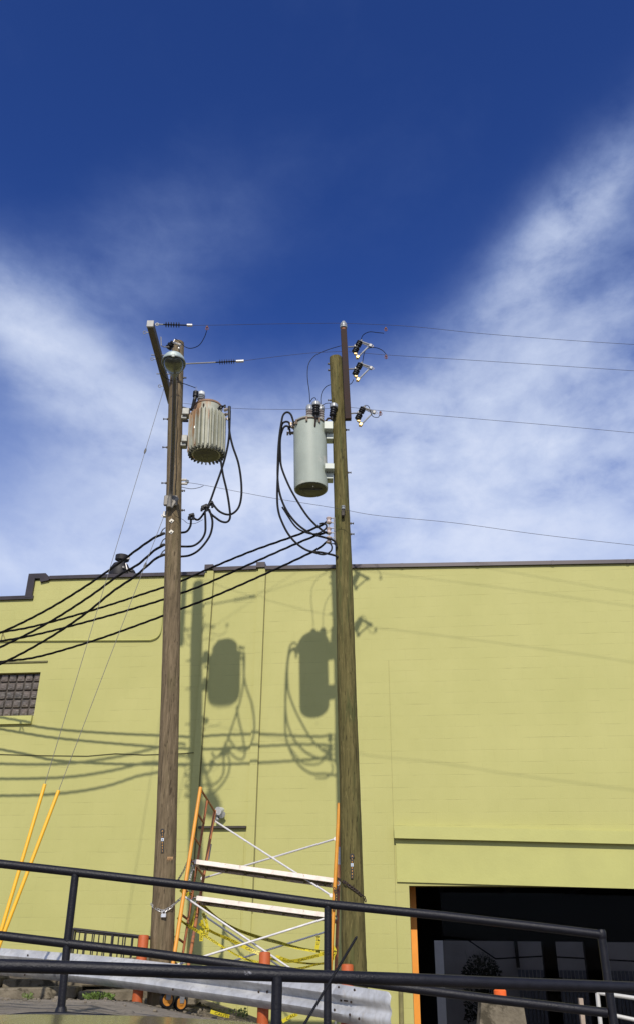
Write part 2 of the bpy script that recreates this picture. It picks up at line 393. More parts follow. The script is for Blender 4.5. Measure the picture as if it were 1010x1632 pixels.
# ------------------------------------------------------------------ ground
def interp(x, xs, ys):
    return float(np.interp(x, xs, ys))
def gz(X, Y):
    if Y < 5.9: return -1.0 + 0.0*X - .02*max(0, X)
    base = interp(Y, [5.9, 7.5, 11, 12, 15], [.25, .19, .07, 0, -.02])
    k = interp(Y, [5.9, 8.3, 9.2, 12, 14], [.10, .11, .11, .20, .26])
    drop = k*max(0, X+2.1)
    if Y > 9.0 and X > .9: drop += min(.9, (X-.9)*.8)*min(1, (Y-9.0)/1.0)
    sm_ = lambda v: max(0., min(1., v))**2*(3-2*max(0., min(1., v)))
    bank = .36*sm_((Y-11.9)/1.7)*sm_((-2.15-X)/1.3)
    return base - min(drop, 1.5) + bank
def m_ground():
    m, t, b, co = base_setup('old_asphalt')
    n = t.noise(co, 1.1, 6, .6); n2 = t.noise(co, 38, 4, .7); n3 = t.noise(t.mapping(co, scale=(1, 2.2, 1)), 2.3, 7, .7, .8)
    col = t.ramp(n, [(.3, (.175, .15, .12)), (.7, (.27, .232, .185))])
    col = t.mix(t.m('MULTIPLY', t.smooth(n2, .5, .75), .45), col, (.30, .27, .23, 1))
    col = t.mix(t.m('MULTIPLY', t.smooth(n3, .52, .66), .6), col, (.07, .058, .045, 1))
    vo = t.node('ShaderNodeTexVoronoi', feature='DISTANCE_TO_EDGE'); vo.inputs['Scale'].default_value = 1.3
    wv = t.node('ShaderNodeVectorMath', operation='ADD'); t.l.new(co, wv.inputs[0]); 
    nz = t.node('ShaderNodeTexNoise'); t.l.new(co, nz.inputs['Vector']); nz.inputs['Scale'].default_value = 3; t.l.new(nz.outputs[1], wv.inputs[1]); t.l.new(wv.outputs[0], vo.inputs['Vector'])
    col = t.mix(t.m('MULTIPLY', t.smooth(vo.outputs[0], .02, .0), .8), col, (.03, .025, .02, 1))
    s = t.node('ShaderNodeSeparateXYZ'); t.l.new(co, s.inputs[0])
    dirt = t.m('MULTIPLY', t.smooth(t.m('ADD', s.outputs[1], t.m('MULTIPLY', n, 1.6)), 11.5, 12.0), t.smooth(s.outputs[1], 19.5, 18.5))
    dc = t.ramp(t.noise(co, 9, 6, .7), [(.35, (.03, .024, .016)), (.65, (.20, .165, .12))])
    col = t.mix(dirt, col, dc)
    t.l.new(col, b.inputs['Base Color']); b.inputs['Roughness'].default_value = .92
    bp = t.node('ShaderNodeBump'); bp.inputs['Strength'].default_value = .9; bp.inputs['Distance'].default_value = .02
    t.l.new(t.m('ADD', n2, t.m('MULTIPLY', n3, 1.5)), bp.inputs['Height']); t.l.new(bp.outputs[0], b.inputs['Normal'])
    return m
xs = [-900, -200, -60, -25] + list(np.arange(-12, 12.01, .25)) + [25, 60, 200, 900]
ys = [-900, -200, -60, -20, -8, -2, 2, 4, 5.89] + list(np.arange(5.9, 15.6, .2)) + [16, 18, 22, 26, 40, 90, 250, 900]
mb = MB(); nx, ny = len(xs), len(ys); vs = []
for y in ys:
    for x in xs:
        j = random.uniform(-.012, .012) if 5.9 < y < 15.5 and abs(x) < 12 else 0
        vs.append((x, y, gz(max(-12, min(12, x)), min(y, 15.5)) + j))
mb.add(vs, [(j*nx+i, j*nx+i+1, (j+1)*nx+i+1, (j+1)*nx+i) for j in range(ny-1) for i in range(nx-1)])
gnd = obj('ground', mb, m_ground(), smooth=40, org=(0, 0, 0)); tag(gnd, kind='structure')

# ------------------------------------------------------------------ building
bld = thing('painted_block_building', 'yellow green painted block building with dark metal coping and a wide dark shop opening', 'building', (WO.x, WO.y, 0), rz=-YAW)
ZB = -2.2
def U(px, py, off=0): return wl(px, py, off)[0]
def Z(px, py, off=0): return wl(px, py, off)[1]
UL, UR = -13.0, 12.0
u_step = U(50, 940); z_lowL = Z(20, 956); z_midL = Z(150, 921)
z_midR = Z(290, 918); u_p1a = U(327, 915); u_p1b = U(339, 915); u_p2a = U(409, 915); u_p2b = U(421, 915)
z_c1 = Z(370, 909); z_r0 = Z(430, 908); u_r1, z_r1 = wl(1010, 898)
slopeR = (z_r1-z_r0)/(u_r1-U(430, 908)); z_rE = z_r0+slopeR*(UR-U(430, 908))
u_door = U(652, 1440); z_door = Z(800, 1412)
uw1 = U(60, 1105); zw1, zw0 = Z(30, 1072), Z(30, 1141)
uw0 = uw1-1.95
def wallface(mb, u0, u1, z0, z1a, z1b=None, v0=0.0, v1=.3):
    z1b = z1a if z1b is None else z1b
    mb.prism([(u0, v0, z0), (u1, v0, z0), (u1, v0, z1b), (u0, v0, z1a)], (0, v1-v0, 0))
wm = MB()
# left of the window, below / above it
wallface(wm, UL, uw0, ZB, z_lowL); wallface(wm, uw0, uw1, ZB, zw0); wallface(wm, uw0, uw1, zw1, z_lowL)
wallface(wm, u_step, uw1, z_lowL, z_midL); wallface(wm, uw1, u_p1a, ZB, z_midL, z_midR)
wallface(wm, u_p1a, u_p1b, ZB, z_c1+.03); wallface(wm, u_p1b, u_p2a, ZB, z_c1); wallface(wm, u_p2a, u_p2b, ZB, z_c1+.03)
dr = u_p2b
zj = lambda u: z_r0 + slopeR*(u-U(430, 908))
wallface(wm, u_p2b, u_door, ZB, zj(u_p2b), zj(u_door)); wallface(wm, u_door, UR-.8, z_door, zj(u_door), zj(UR-.8)); wallface(wm, UR-.8, UR, ZB, zj(UR-.8), z_rE)
obj('wall', wm, M_WALL, bld, True, smooth=0, org=(0, 0, 0))
# side walls, back wall with openings, roof, shop floor
BD = 9.0
sm = MB()
sm.box((UL+.15, BD/2+.3, (z_lowL+ZB)/2), (.3, BD-.004, z_lowL-ZB-.1)); obj('side_wall', sm, M_WALL, bld, True, smooth=0, org=(0, 0, 0)); sm = MB(); sm.box((UR-.15, BD/2+.3, (5.5+ZB)/2), (.3, BD-.004, 5.5-ZB))
obj('side_wall', sm, M_WALL, bld, True, smooth=0, org=(0, 0, 0))
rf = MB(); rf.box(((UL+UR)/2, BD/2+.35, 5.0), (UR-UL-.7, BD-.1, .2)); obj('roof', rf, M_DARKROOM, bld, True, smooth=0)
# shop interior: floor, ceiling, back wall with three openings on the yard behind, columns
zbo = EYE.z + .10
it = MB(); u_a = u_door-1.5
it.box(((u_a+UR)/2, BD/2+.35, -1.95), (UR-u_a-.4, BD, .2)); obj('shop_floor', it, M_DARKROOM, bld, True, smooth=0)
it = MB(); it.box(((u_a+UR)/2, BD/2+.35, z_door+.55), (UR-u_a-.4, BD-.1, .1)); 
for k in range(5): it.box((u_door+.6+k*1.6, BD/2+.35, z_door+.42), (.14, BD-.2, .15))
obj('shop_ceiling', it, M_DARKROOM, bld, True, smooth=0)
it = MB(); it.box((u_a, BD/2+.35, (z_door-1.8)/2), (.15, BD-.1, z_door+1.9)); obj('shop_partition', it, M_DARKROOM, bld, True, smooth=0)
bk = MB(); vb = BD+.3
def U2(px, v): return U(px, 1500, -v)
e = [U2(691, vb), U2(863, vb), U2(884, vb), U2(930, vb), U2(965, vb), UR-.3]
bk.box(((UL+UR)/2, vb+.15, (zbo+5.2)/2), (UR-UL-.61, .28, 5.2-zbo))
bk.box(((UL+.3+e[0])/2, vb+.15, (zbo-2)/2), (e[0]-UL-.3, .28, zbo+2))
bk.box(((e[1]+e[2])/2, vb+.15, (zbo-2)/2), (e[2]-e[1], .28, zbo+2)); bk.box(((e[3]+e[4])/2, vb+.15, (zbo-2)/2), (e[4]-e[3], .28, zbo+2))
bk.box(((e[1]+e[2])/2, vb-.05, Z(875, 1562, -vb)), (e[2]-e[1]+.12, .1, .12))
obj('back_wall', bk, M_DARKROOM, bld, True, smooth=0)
# coping
def coping(mb, u0, z0, u1, z1, h, pro=.05, th=.40):
    h *= .85
    mb.prism([(u0, -pro, z0-h*.15), (u1, -pro, z1-h*.15), (u1, -pro, z1+h), (u0, -pro, z0+h)], (0, th, 0))
def co_obj(segs):
    cm = MB()
    for s_ in segs: coping(cm, *s_)
    obj('coping', cm, M_COPING, bld, True, smooth=0)
hc = Z(150, 914)-Z(150, 921)
co_obj([(UL-.05, z_lowL, U(54, 955), z_lowL, .075)])
cm = MB(); uA, uB = U(44, 940), U(55, 940)
cm.prism([(uA, -.055, z_lowL+.02), (uB, -.055, z_lowL+.02), (uB, -.055, Z(50, 923)), (uB+.02, -.055, Z(70, 923)), (U(66, 923), -.055, Z(70, 923)), (U(67, 926), -.055, Z(67, 929)), (U(80, 926), -.055, Z(80, 926)), (U(80, 919), -.055, Z(80, 920)), (U(75, 915), -.055, Z(75, 915)), (uA, -.055, Z(48, 916))], (0, .42, 0))
obj('coping', cm, M_COPING, bld, True, smooth=0)
co_obj([(U(80, 921)+.005, z_midL, u_p1a-.003, z_midR, .072)])
co_obj([(u_p1a, z_c1+.03, u_p1b+.02, z_c1+.03, .10, .07, .44)]); co_obj([(u_p1b+.022, z_c1, u_p2a-.002, z_c1, .075)])
co_obj([(u_p2a, z_c1+.03, u_p2b+.02, z_c1+.03, .11, .07, .44)]); co_obj([(u_p2b+.022, zj(u_p2b), UR+.05, z_rE, .075)])
cs_ = MB()
for px_ in (520, 640, 760, 880, 1000):
    cs_ = MB(); u_ = U(px_, 903); cs_.box((u_, -.053, zj(u_)+.025), (.05, .008, .078)); obj('coping_seam', cs_, M_COPING, bld, True, smooth=0)
# pilasters: slightly proud strips of block with an open joint along their right edge
for (xa, xb, yt, xc, xd, yb_) in ((327, 338, 918, 305, 316, 1330), (408, 420.5, 916, 396, 407, 1400)):
    pm = MB(); ua = (U(xa, yt)+U(xc, yb_))/2; ub = (U(xb, yt)+U(xd, yb_))/2; zt = z_c1+.01
    pm.prism([(ua, -.035, ZB), (ub, -.035, ZB), (ub, -.035, zt), (ua, -.035, zt)], (0, .033, 0))
    p_ = obj('pilaster', pm, M_WALL, bld, True, smooth=0, org=(0, 0, 0))
    jm = MB(); jm.box((ub+.011, -.008, (zt+Z(410, 1455))/2), (.010, .014, zt-Z(410, 1455))); obj('open_joint', jm, M_JOINT, bld, True, smooth=0)
jm = MB(); uj = U(620, 1100); jm.box((uj, -.002, 2.2), (.006, .004, 6)); obj('open_joint', jm, mat('faint_joint', (.30, .28, .11), .9), bld, True, smooth=0)
# glass block window
wd = bpy.data.objects.new('window', None); COL.objects.link(wd); wd.parent = bld; wd.location = ((uw0+uw1)/2, 0, zw0)
def m_gblock():
    m, t, b, co = base_setup('glass_block')
    s = t.node('ShaderNodeSeparateXYZ'); t.l.new(co, s.inputs[0])
    n = t.noise(t.mapping(co, scale=(1, 1, 6)), 9, 4, .7); n2 = t.noise(co, 4, 3, .6)
    col = t.ramp(n2, [(.35, (.075, .068, .06)), (.65, (.15, .12, .10))]); col = t.mix(t.m('MULTIPLY', t.smooth(n, .52, .66), .7), col, (.28, .26, .22, 1))
    t.l.new(col, b.inputs['Base Color']); b.inputs['Roughness'].default_value = .3; b.inputs['Specular IOR Level'].default_value = .4
    bp = t.node('ShaderNodeBump'); bp.inputs['Strength'].default_value = .6; bp.inputs['Distance'].default_value = .01
    t.l.new(t.noise(co, 22, 3, .6), bp.inputs['Height']); t.l.new(bp.outputs[0], b.inputs['Normal']); return m
gm_ = MB(); rows = 5; hh = (zw1-zw0)/rows; cols = int(round((uw1-uw0)/(hh*1.0)))
ww = (uw1-uw0)/cols
for i in range(cols):
    for j in range(rows):
        cx, cz = uw0+ww*(i+.5), zw0+hh*(j+.5); gm_.box((cx, .10, cz), (ww-.028, .06, hh-.028), bev=.03)
        gm_.box((cx, .085, cz-.01), (ww*.5, .05, hh*.42), bev=.012)
def lobj(name, mb, m, par, smooth=30):      # child of a thing inside the building, given in building-local coordinates
    o = obj(name, mb, m, par, True, smooth); o.location = o.location - par.location; return o
lobj('glass_blocks', gm_, m_gblock(), wd)
gm_ = MB(); gm_.box(((uw0+uw1)/2, .13, (zw0+zw1)/2), (uw1-uw0, .05, zw1-zw0)); lobj('mortar', gm_, mat('dark_mortar', (.07, .06, .05), .9), wd, 0)
gm_ = MB(); gm_.box(((uw0+uw1)/2-.03, -.03, (zw0+Z(20, 1155))/2-.004), (uw1-uw0+.04, .055, zw0-Z(20, 1155)-.01)); lobj('sill', gm_, M_PAINTWALL, wd, 0)
gm_ = MB(); gm_.box(((uw0+uw1)/2+.06, -.012, Z(20, 1056)), (uw1-uw0+.1, .02, .03)); lobj('lintel_edge', gm_, M_JOINT, wd, 0)
# shop opening: ledge, header panel, glass, orange trim
ul_, zt_ = wl(627, 1316, .12); ur_, ztr = wl(1010, 1325, .12); sl = (ztr-zt_)/(ur_-ul_)
def slab(u0, u1, za, zb, v0, v1, s_=sl):
    m_ = MB(); m_.prism([(u0, v0, za), (u1, v0, za+s_*(u1-u0)), (u1, v0, zb+s_*(u1-u0)), (u0, v0, zb)], (0, v1-v0, 0)); return m_
zl0 = Z(628, 1336, .09); obj('header_ledge', slab(ul_, UR-.3, zl0, zt_, -.125, -.001), M_PAINTWALL, bld, True, smooth=0)
uh = U(631, 1370, .03); zh0 = Z(631, 1405.5, .03)
obj('header_panel', slab(uh, UR-.3, zh0, zl0-.003, -.03, -.001, (Z(1010, 1416.5, .03)-zh0)/(U(1010, 1416, .03)-uh)), M_PAINTWALL, bld, True, smooth=0)
VT = .80; ut1 = U(664.5, 1500, -VT)
tm = MB(); tm.prism([(u_door-.2, VT, ZB), (ut1, VT, ZB), (ut1, VT, z_door+.3), (u_door-.2, VT, z_door+.3)], (0, .08, 0))
obj('door_trim', tm, M_ORANGE_TRIM, bld, True, smooth=0)
def m_glass():
    m = bpy.data.materials.new('tinted_glass'); m.use_nodes = True; t = NT(m.node_tree); t.n.clear()
    tr = t.node('ShaderNodeBsdfTransparent'); tr.inputs[0].default_value = (.54, .53, .53, 1); gl = t.node('ShaderNodeBsdfGlossy'); gl.inputs['Roughness'].default_value = .02
    fr = t.node('ShaderNodeFresnel'); fr.inputs[0].default_value = 1.12
    mx = t.node('ShaderNodeMixShader'); t.l.new(fr.outputs[0], mx.inputs[0]); t.l.new(tr.outputs[0], mx.inputs[1]); t.l.new(gl.outputs[0], mx.inputs[2])
    o = t.node('ShaderNodeOutputMaterial'); t.l.new(mx.outputs[0], o.inputs[0]); return m
M_TINT = m_glass()
pg = MB(); pg.box(((u_door+UR)/2, .95, (z_door-1.8)/2), (UR-u_door-1.0, .01, z_door+1.7)); obj('shop_glass', pg, M_TINT, bld, True, smooth=0)
# blocked-up doorway between the poles: steel lintel and the outline of the panel below
bm_ = MB(); a_, z_ = wl(318, 1319); b_, _ = wl(393, 1322)
bm_.box(((a_+b_)/2, -.035, z_-.0), (b_-a_, .066, .035)); obj('doorway_lintel', bm_, mat('dark_lintel_steel', (.045, .038, .03), .8), bld, True, smooth=0)
bm_ = MB(); c_, zc = wl(390, 1328); d_, _ = wl(322, 1326)
bm_.box(((c_+d_)/2, -.006, (zc+ZB)/2), (c_-d_, .010, zc-ZB)); obj('doorway_infill', bm_, M_WALL, bld, True, smooth=0, org=(0, 0, 0))
# painted conduit, thin cable, drain pipe
cd = MB(); pts = [wp(*((wl(x, y, .03)[0], -.03, wl(x, y, .03)[1]))) for x, y in ((-60, 1022), (0, 1021.5), (120, 1020.5), (225, 1020), (243, 1019), (253, 1013), (257, 1001), (259, 975), (261, 950))]
def toL(p): return Vector(((p-WO).dot(WU), (p-WO).dot(WN), p.z))
cd.tube([toL(p) for p in catmull(pts, 4)], .014, 8); obj('conduit', cd, M_PAINTWALL, bld, True)
cd = MB(); pts = [(-40, 1201), (60, 1204), (140, 1205), (185, 1201), (230, 1203), (290, 1201), (316, 1199)]
cd.tube([(U(x, y, .01), -.012, Z(x, y, .01)) for x, y in pts], .005, 6); obj('thin_cable', cd, M_CABLE, bld, True)
cd = MB(); cd.tube([(U(638, 1632, .06), -.06, ZB), (U(638, 1580, .06), -.06, Z(638, 1580, .06))], .035, 12); obj('drain_pipe', cd, mat('olive_pipe', (.20, .18, .07), .6), bld, True)
# yard wall behind the building, seen through the shop
yw = thing('rear_yard_wall', 'pale grey wall with fence panel seen through the dark shop opening', 'wall', tuple(wp(4, 14.5, 0)), rz=-YAW)
ym = MB(); ym.box((0, 0, .5), (24, .3, 5.4)); y0 = obj('wall', ym, mat('shaded_white_render', (.74, .68, .60), .85, 0, .12, 1.5), yw, True, smooth=0)
ym = MB(); lx = lambda px, v: U(px, 1540, -v)-4
ym.tube([(lx(820, 14.3), -.2, 5), (lx(825, 14.3), -.2, Z(823, 1542, -14.3))], .05, 8); obj('downpipe', ym, M_DARKROOM, yw, True)
ym = MB()
zf = Z(870, 1546, -14.2)
for k in range(46):
    ym.box((lx(826, 14.2)+k*.11, -.3, (zf-1.9)/2), (.085, .03, zf+1.9))
obj('fence_panel', ym, mat('grey_pickets', (.30, .30, .31), .8), yw, True, smooth=0)
ym = MB(); ym.tube([(lx(700, 14), -.45, Z(700, 1500, -14)+.6), (lx(790, 14), -.45, Z(790, 1528, -14)), (lx(865, 14), -.45, Z(865, 1524, -14)), (lx(1030, 14), -.45, Z(1030, 1533, -14))], .02, 6); obj('slack_cable', ym, M_CABLE, yw, True)

# ------------------------------------------------------------------ leafy clumps
def leaf_clump(name, label, cat, c, w_, h_, n, m, ls=.05, group=None, stems=True, par=None):
    rd = random.Random(sum(map(ord, label))); mb = MB()
    for i in range(n):
        a = rd.uniform(0, 6.283); r = w_*math.sqrt(rd.random())*.5; z = h_*rd.random()**.8*(1-.5*(r/w_)**2*2)
        p = Vector((c[0]+r*math.cos(a), c[1]+r*math.sin(a), c[2]+z)); d = Vector((math.cos(a)*rd.uniform(.2, 1), math.sin(a)*rd.uniform(.2, 1), rd.uniform(.1, 1.2))).normalized()
        s_ = d.cross(Vector((rd.uniform(-1, 1), rd.uniform(-1, 1), rd.uniform(-.3, .6)))).normalized(); L = ls*rd.uniform(.6, 1.5)
        mb.add([p, p+d*L*.5+s_*L*.22, p+d*L+Vector((0, 0, -L*.2)), p+d*L*.5-s_*L*.22], [(0, 1, 2), (0, 2, 3)])
    if stems:
        for i in range(max(4, n//40)):
            a = rd.uniform(0, 6.283); r = w_*rd.random()*.45; mb.tube([(c[0], c[1], c[2]-.03), (c[0]+r*.6*math.cos(a), c[1]+r*.6*math.sin(a), c[2]+h_*.5), (c[0]+r*math.cos(a), c[1]+r*math.sin(a), c[2]+h_*rd.uniform(.7, 1.1))], [.006, .004, .002], 4)
    o = obj(name, mb, m, par, smooth=0)
    if par is None: tag(o, label, cat, group)
    return o
M_WEED = mat('weed_green', (.11, .17, .03), .6, 0, .5, 25)
M_BUSH = mat('bush_dark', (.03, .045, .02), .7, 0, .4, 20)
def grounded(px, py, Y):
    p = at(px, py, Y); return Vector((p.x, p.y, gz(p.x, p.y)))
leaf_clump('weed_clump', 'bright green weed clump growing under the guardrail left of the first orange post', 'weed', grounded(158, 1588, 11.4), .34, .075, 330, M_WEED, .035)
leaf_clump('weed_clump', 'small green weed tuft at far left beside the dirt edge below the guardrail', 'weed', grounded(46, 1575, 11.9), .12, .08, 70, M_WEED, .03)
leaf_clump('weed_clump', 'low green weeds at the foot of the wall right of the scaffold wheels', 'weed', grounded(388, 1607, 14.2), .12, .11, 80, M_WEED, .035)
tag(leaf_clump('ground_weeds', 'tiny dry weeds on the dirt between the scaffold wheels and the wall', 'weeds', grounded(352, 1606, 13.9), .7, .035, 200, M_WEED, .025, stems=False), kind='stuff')
bp_ = wp(U(768, 1560, -13)-0, 13.2, 0); leaf_clump('bush', 'dark bush in the yard seen through the shop opening', 'bush', (bp_.x, bp_.y, -1.3), 1.1, 1.72, 3200, M_BUSH, .075)

# ------------------------------------------------------------------ utility poles
YL, YR = 11.47, 11.6
def pole_pts(spec, Y):
    c = []; r = []
    for (x, y, wpx) in spec:
        p = at(x, y, Y); c.append(p); r.append(wpx/2*mpp(p))
    return c, r
SPL = [(284.5, 547, 18.5), (280.5, 640, 22.5), (276, 900, 25.5), (272.5, 1100, 28.8), (266, 1310, 32.5), (259.5, 1500, 38), (256, 1600, 41), (255, 1640, 42)]
SPR = [(534.5, 571, 20), (540.5, 700, 21.5), (547.3, 900, 26.3), (552, 1100, 30), (557, 1250, 32.5), (562.5, 1500, 38.5), (566, 1600, 41), (568, 1700, 43)]
def pole_at(spec, Y, py):
    i = max(0, min(len(spec)-2, next((k for k in range(len(spec)-1) if spec[k+1][1] >= py), len(spec)-2)))
    a, b = spec[i], spec[i+1]; u = (py-a[1])/(b[1]-a[1]); x = a[0]+(b[0]-a[0])*u; p = at(x, py, Y)
    return p, (a[2]+(b[2]-a[2])*u)/2*mpp(p)
def build_pole(spec, Y, m, label, seed):
    c, r = pole_pts(spec, Y); root = thing('utility_pole', label, 'utility pole', tuple(Vector((c[-1].x, c[-1].y, gz(c[-1].x, c[-1].y)))))
    # resample finely with small irregularities
    pts = []; rad = []; rd = random.Random(seed)
    for i in range(len(c)-1):
        for k in range(14):
            u = k/14; pts.append(c[i].lerp(c[i+1], u)); rad.append((r[i]*(1-u)+r[i+1]*u)*(1+rd.uniform(-.012, .012)))
    pts.append(c[-1]); rad.append(r[-1]); mb = MB(); n = 40
    mb.tube(pts[::-1], rad[::-1], n)
    ph = [rd.uniform(0, 6.28) for _ in range(5)]
    ctr = pts[::-1]
    for i, v in enumerate(mb.v):
        row, k = divmod(i, n)
        if row >= len(ctr): continue
        a = 2*math.pi*k/n; d = v-ctr[row]
        s_ = 1+.012*math.sin(5*a+ph[0]+v.z*.3)+.010*math.sin(9*a+ph[1])+.012*math.sin(3*a+v.z*1.7+ph[2])
        s_ -= .05*max(0, 1-abs(((a-ph[3]+math.pi+.08*math.sin(v.z*2)) % (2*math.pi))-math.pi)/.1)
        mb.v[i] = ctr[row]+d*s_
    obj('shaft', mb, m, root, smooth=50)
    return root
poleL = build_pole(SPL, YL, M_POLE_L, 'brown leaning wooden utility pole carrying the street lamp and the ribbed rusty transformer', 3)
poleR = build_pole(SPR, YR, M_POLE_R, 'thicker greenish wooden utility pole carrying the smooth pale transformer and the rusty mast', 8)
XR = Vector((1, 0, 0)); YF = Vector((0, -1, 0))
def step_bolt(root, spec, Y, py, side, L=.13, r=.009):
    p, rr = pole_at(spec, Y, py); mb = MB(); a = p+XR*side*(rr*.7); b = p+XR*side*(rr+L)
    mb.tube([a, b], r, 8); mb.tube([b-XR*side*.012, b], r*1.9, 8); mb.tube([p+XR*side*(rr+.004), p+XR*side*(rr+.02)], r*2.3, 6)
    obj('step_bolt', mb, M_BOLT, root)
for py, s_ in ((668, -1), (713, -1), (770, -1), (602, 1), (813, 1), (782, 1)): step_bolt(poleL, SPL, YL, py, s_, .05+.03*(s_ < 0))
for py, s_ in ((590, -1), (580, -1), (638, -1), (685, 1), (753, 1), (834, 1), (851, 1)): step_bolt(poleR, SPR, YR, py, s_, .055 if py > 600 else .035)
def washer(root, spec, Y, px, py):
    p, rr = pole_at(spec, Y, py); q = at(px, py, Y-rr-.0); dx = q.x-p.x; q.y = p.y-math.sqrt(max(0, rr*rr-dx*dx))-.004
    mb = MB(); mb.box(q, (.058, .012, .058), Matrix.Rotation(math.radians(38), 3, 'Y'), bev=.003); mb.tube([q, q+YF*.03], .014, 6); 
    obj('square_washer', mb, mat('bright_washer', (.55, .52, .44), .5, .1, .1), root)
washer(poleL, SPL, YL, 274, 830.5); washer(poleL, SPL, YL, 273.5, 848)
def pole_tag(root, spec, Y, px, y0, y1, chars, blue):
    n = len(chars)+1; tg = MB(); ink = MB(); bl = MB(); hs = (y1-y0)/n
    for i in range(n):
        py = y0+hs*(i+.5); p, rr = pole_at(spec, Y, py); q = at(px, py, Y-rr); dx = q.x-p.x; yy = p.y-math.sqrt(max(0, rr*rr-dx*dx))-.014
        q = at(px, py, yy); s_ = hs*mpp(q)
        if i == 0:
            mb_ = ink; tg.lathe([(s_*.75, 0), (s_*.75, .006)], q, (0, -1, 0), 16); c = 'A'
        else:
            c = chars[i-1]; (bl if i-1 == blue else tg).box(q, (s_*.85, .006, s_*.97))
        vs, fs = text_mesh(c, s_*.82)
        xm = (min(v.x for v in vs)+max(v.x for v in vs))/2; zm = (min(v.y for v in vs)+max(v.y for v in vs))/2
        tgt = ink if i-1 != blue else MB()
        vv = [q+Vector((v.x-xm, -.008, v.y-zm)) for v in vs]; tgt.add(vv, fs)
        if i-1 == blue: lab = tgt
    tg_o = obj('number_tag', tg, M_TAG_BLK, root, smooth=0)
    obj('numbers', ink, M_TAG_INK, tg_o, smooth=0); obj('blue_plate', bl, M_TAG_BLUE, tg_o, smooth=0); obj('blue_plate_letter', lab, M_TAG_BLK, tg_o, smooth=0)
pole_tag(poleL, SPL, YL, 259.5, 1322, 1359, '10B6431', 2)
pole_tag(poleR, SPR, YR, 560.5, 1362, 1400, '10D0441', 2)
# torn wood splinters on the left pole
p, rr = pole_at(SPL, YL, 1370); q = at(271.5, 1369, YL-rr*.9); mb = MB()
for k in range(5): mb.add([q+Vector((-.03+k*.014, 0, .03)), q+Vector((-.022+k*.014, -.006, .02)), q+Vector((-.036+k*.016, -.03, -.025-.01*(k % 2)))], [(0, 1, 2)])
obj('splinter', mb, mat('fresh_split_wood', (.50, .28, .12), .8), poleL, smooth=0)

# ---- crossarm of the left pole (runs towards the camera)
def beam(mb, a, b, wx, wz, bev=.006):
    d = (b-a); L = d.length; yv = d.normalized(); xv = yv.cross(Vector((0, 0, 1))).normalized(); zv = xv.cross(yv)
    R = Matrix((xv, yv, zv)).transposed(); mb.box((a+b)/2, (wx, L, wz), R, bev=bev); return R
pa, _ = pole_at(SPL, YL, 578); hL = pa.z
def at_z(px, py, z):
    d = ray(px, py); return EYE + d*((z-EYE.z)/d.z)
A0 = at_z(240, 516, hL); A1 = at_z(273, 640, hL)
mb = MB(); beam(mb, A0, A1, .10, .115); obj('crossarm', mb, M_ARM_L, poleL, smooth=0)
mb = MB(); beam(mb, A0+Vector((0, -.012, 0)), A0+Vector((0, .0, 0))+Vector((0, .02, 0)), .108, .122); obj('arm_end_cap', mb, mat('grey_cap', (.42, .41, .38), .7), poleL, smooth=0)
mb = MB()
for py in (562, 592): 
    k = (py-516)/(640-516); q = A0.lerp(A1, k); mb.tube([q+Vector((-.12, 0, 0)), q+Vector((.30, 0, 0))], .009, 8)
obj('through_bolt', mb, M_STEEL, poleL)
def eyebolt(q, d, root, m=None):
    mb = MB(); d = Vector(d).normalized(); mb.tube([q, q+d*.05], .007, 6); mb.torus(q+d*.075, .024, .006, (0, 1, .3), 14, 6); obj('eyebolt', mb, m or M_STEEL, root)
for k in (.10, .42, .78): eyebolt(A0.lerp(A1, k)+Vector((-.05, 0, 0)), (-1, 0, 0), poleL)
# rusty mast of the right pole
YM = 11.46; B0 = at(547, 526, YM); B1 = at(554.5, 669, YM)
mb = MB(); beam(mb, B1, B0, .085, .10, .004); obj('mast', mb, M_RUST, poleR, smooth=0)
pin = B0+Vector((0, 0, -.005)); mb = MB(); mb.tube([pin, pin+Vector((0, 0, .05))], .04, 12); obj('insulator_pin', mb, mat('rusty_orange_iron', (.24, .09, .04), .8), poleR)
mb = MB(); mb.lathe([(.045, .04), (.062, .05), (.064, .075), (.052, .08), (.062, .09), (.062, .11), (.048, .115), (.055, .125), (.053, .14), (.035, .15), (.035, .165), (.028, .185), (.012, .195)], pin, n=24)
ins = obj('pin_insulator', mb, M_PORC); tag(ins, 'grey porcelain pin insulator standing on the top of the rusty mast', 'insulator')

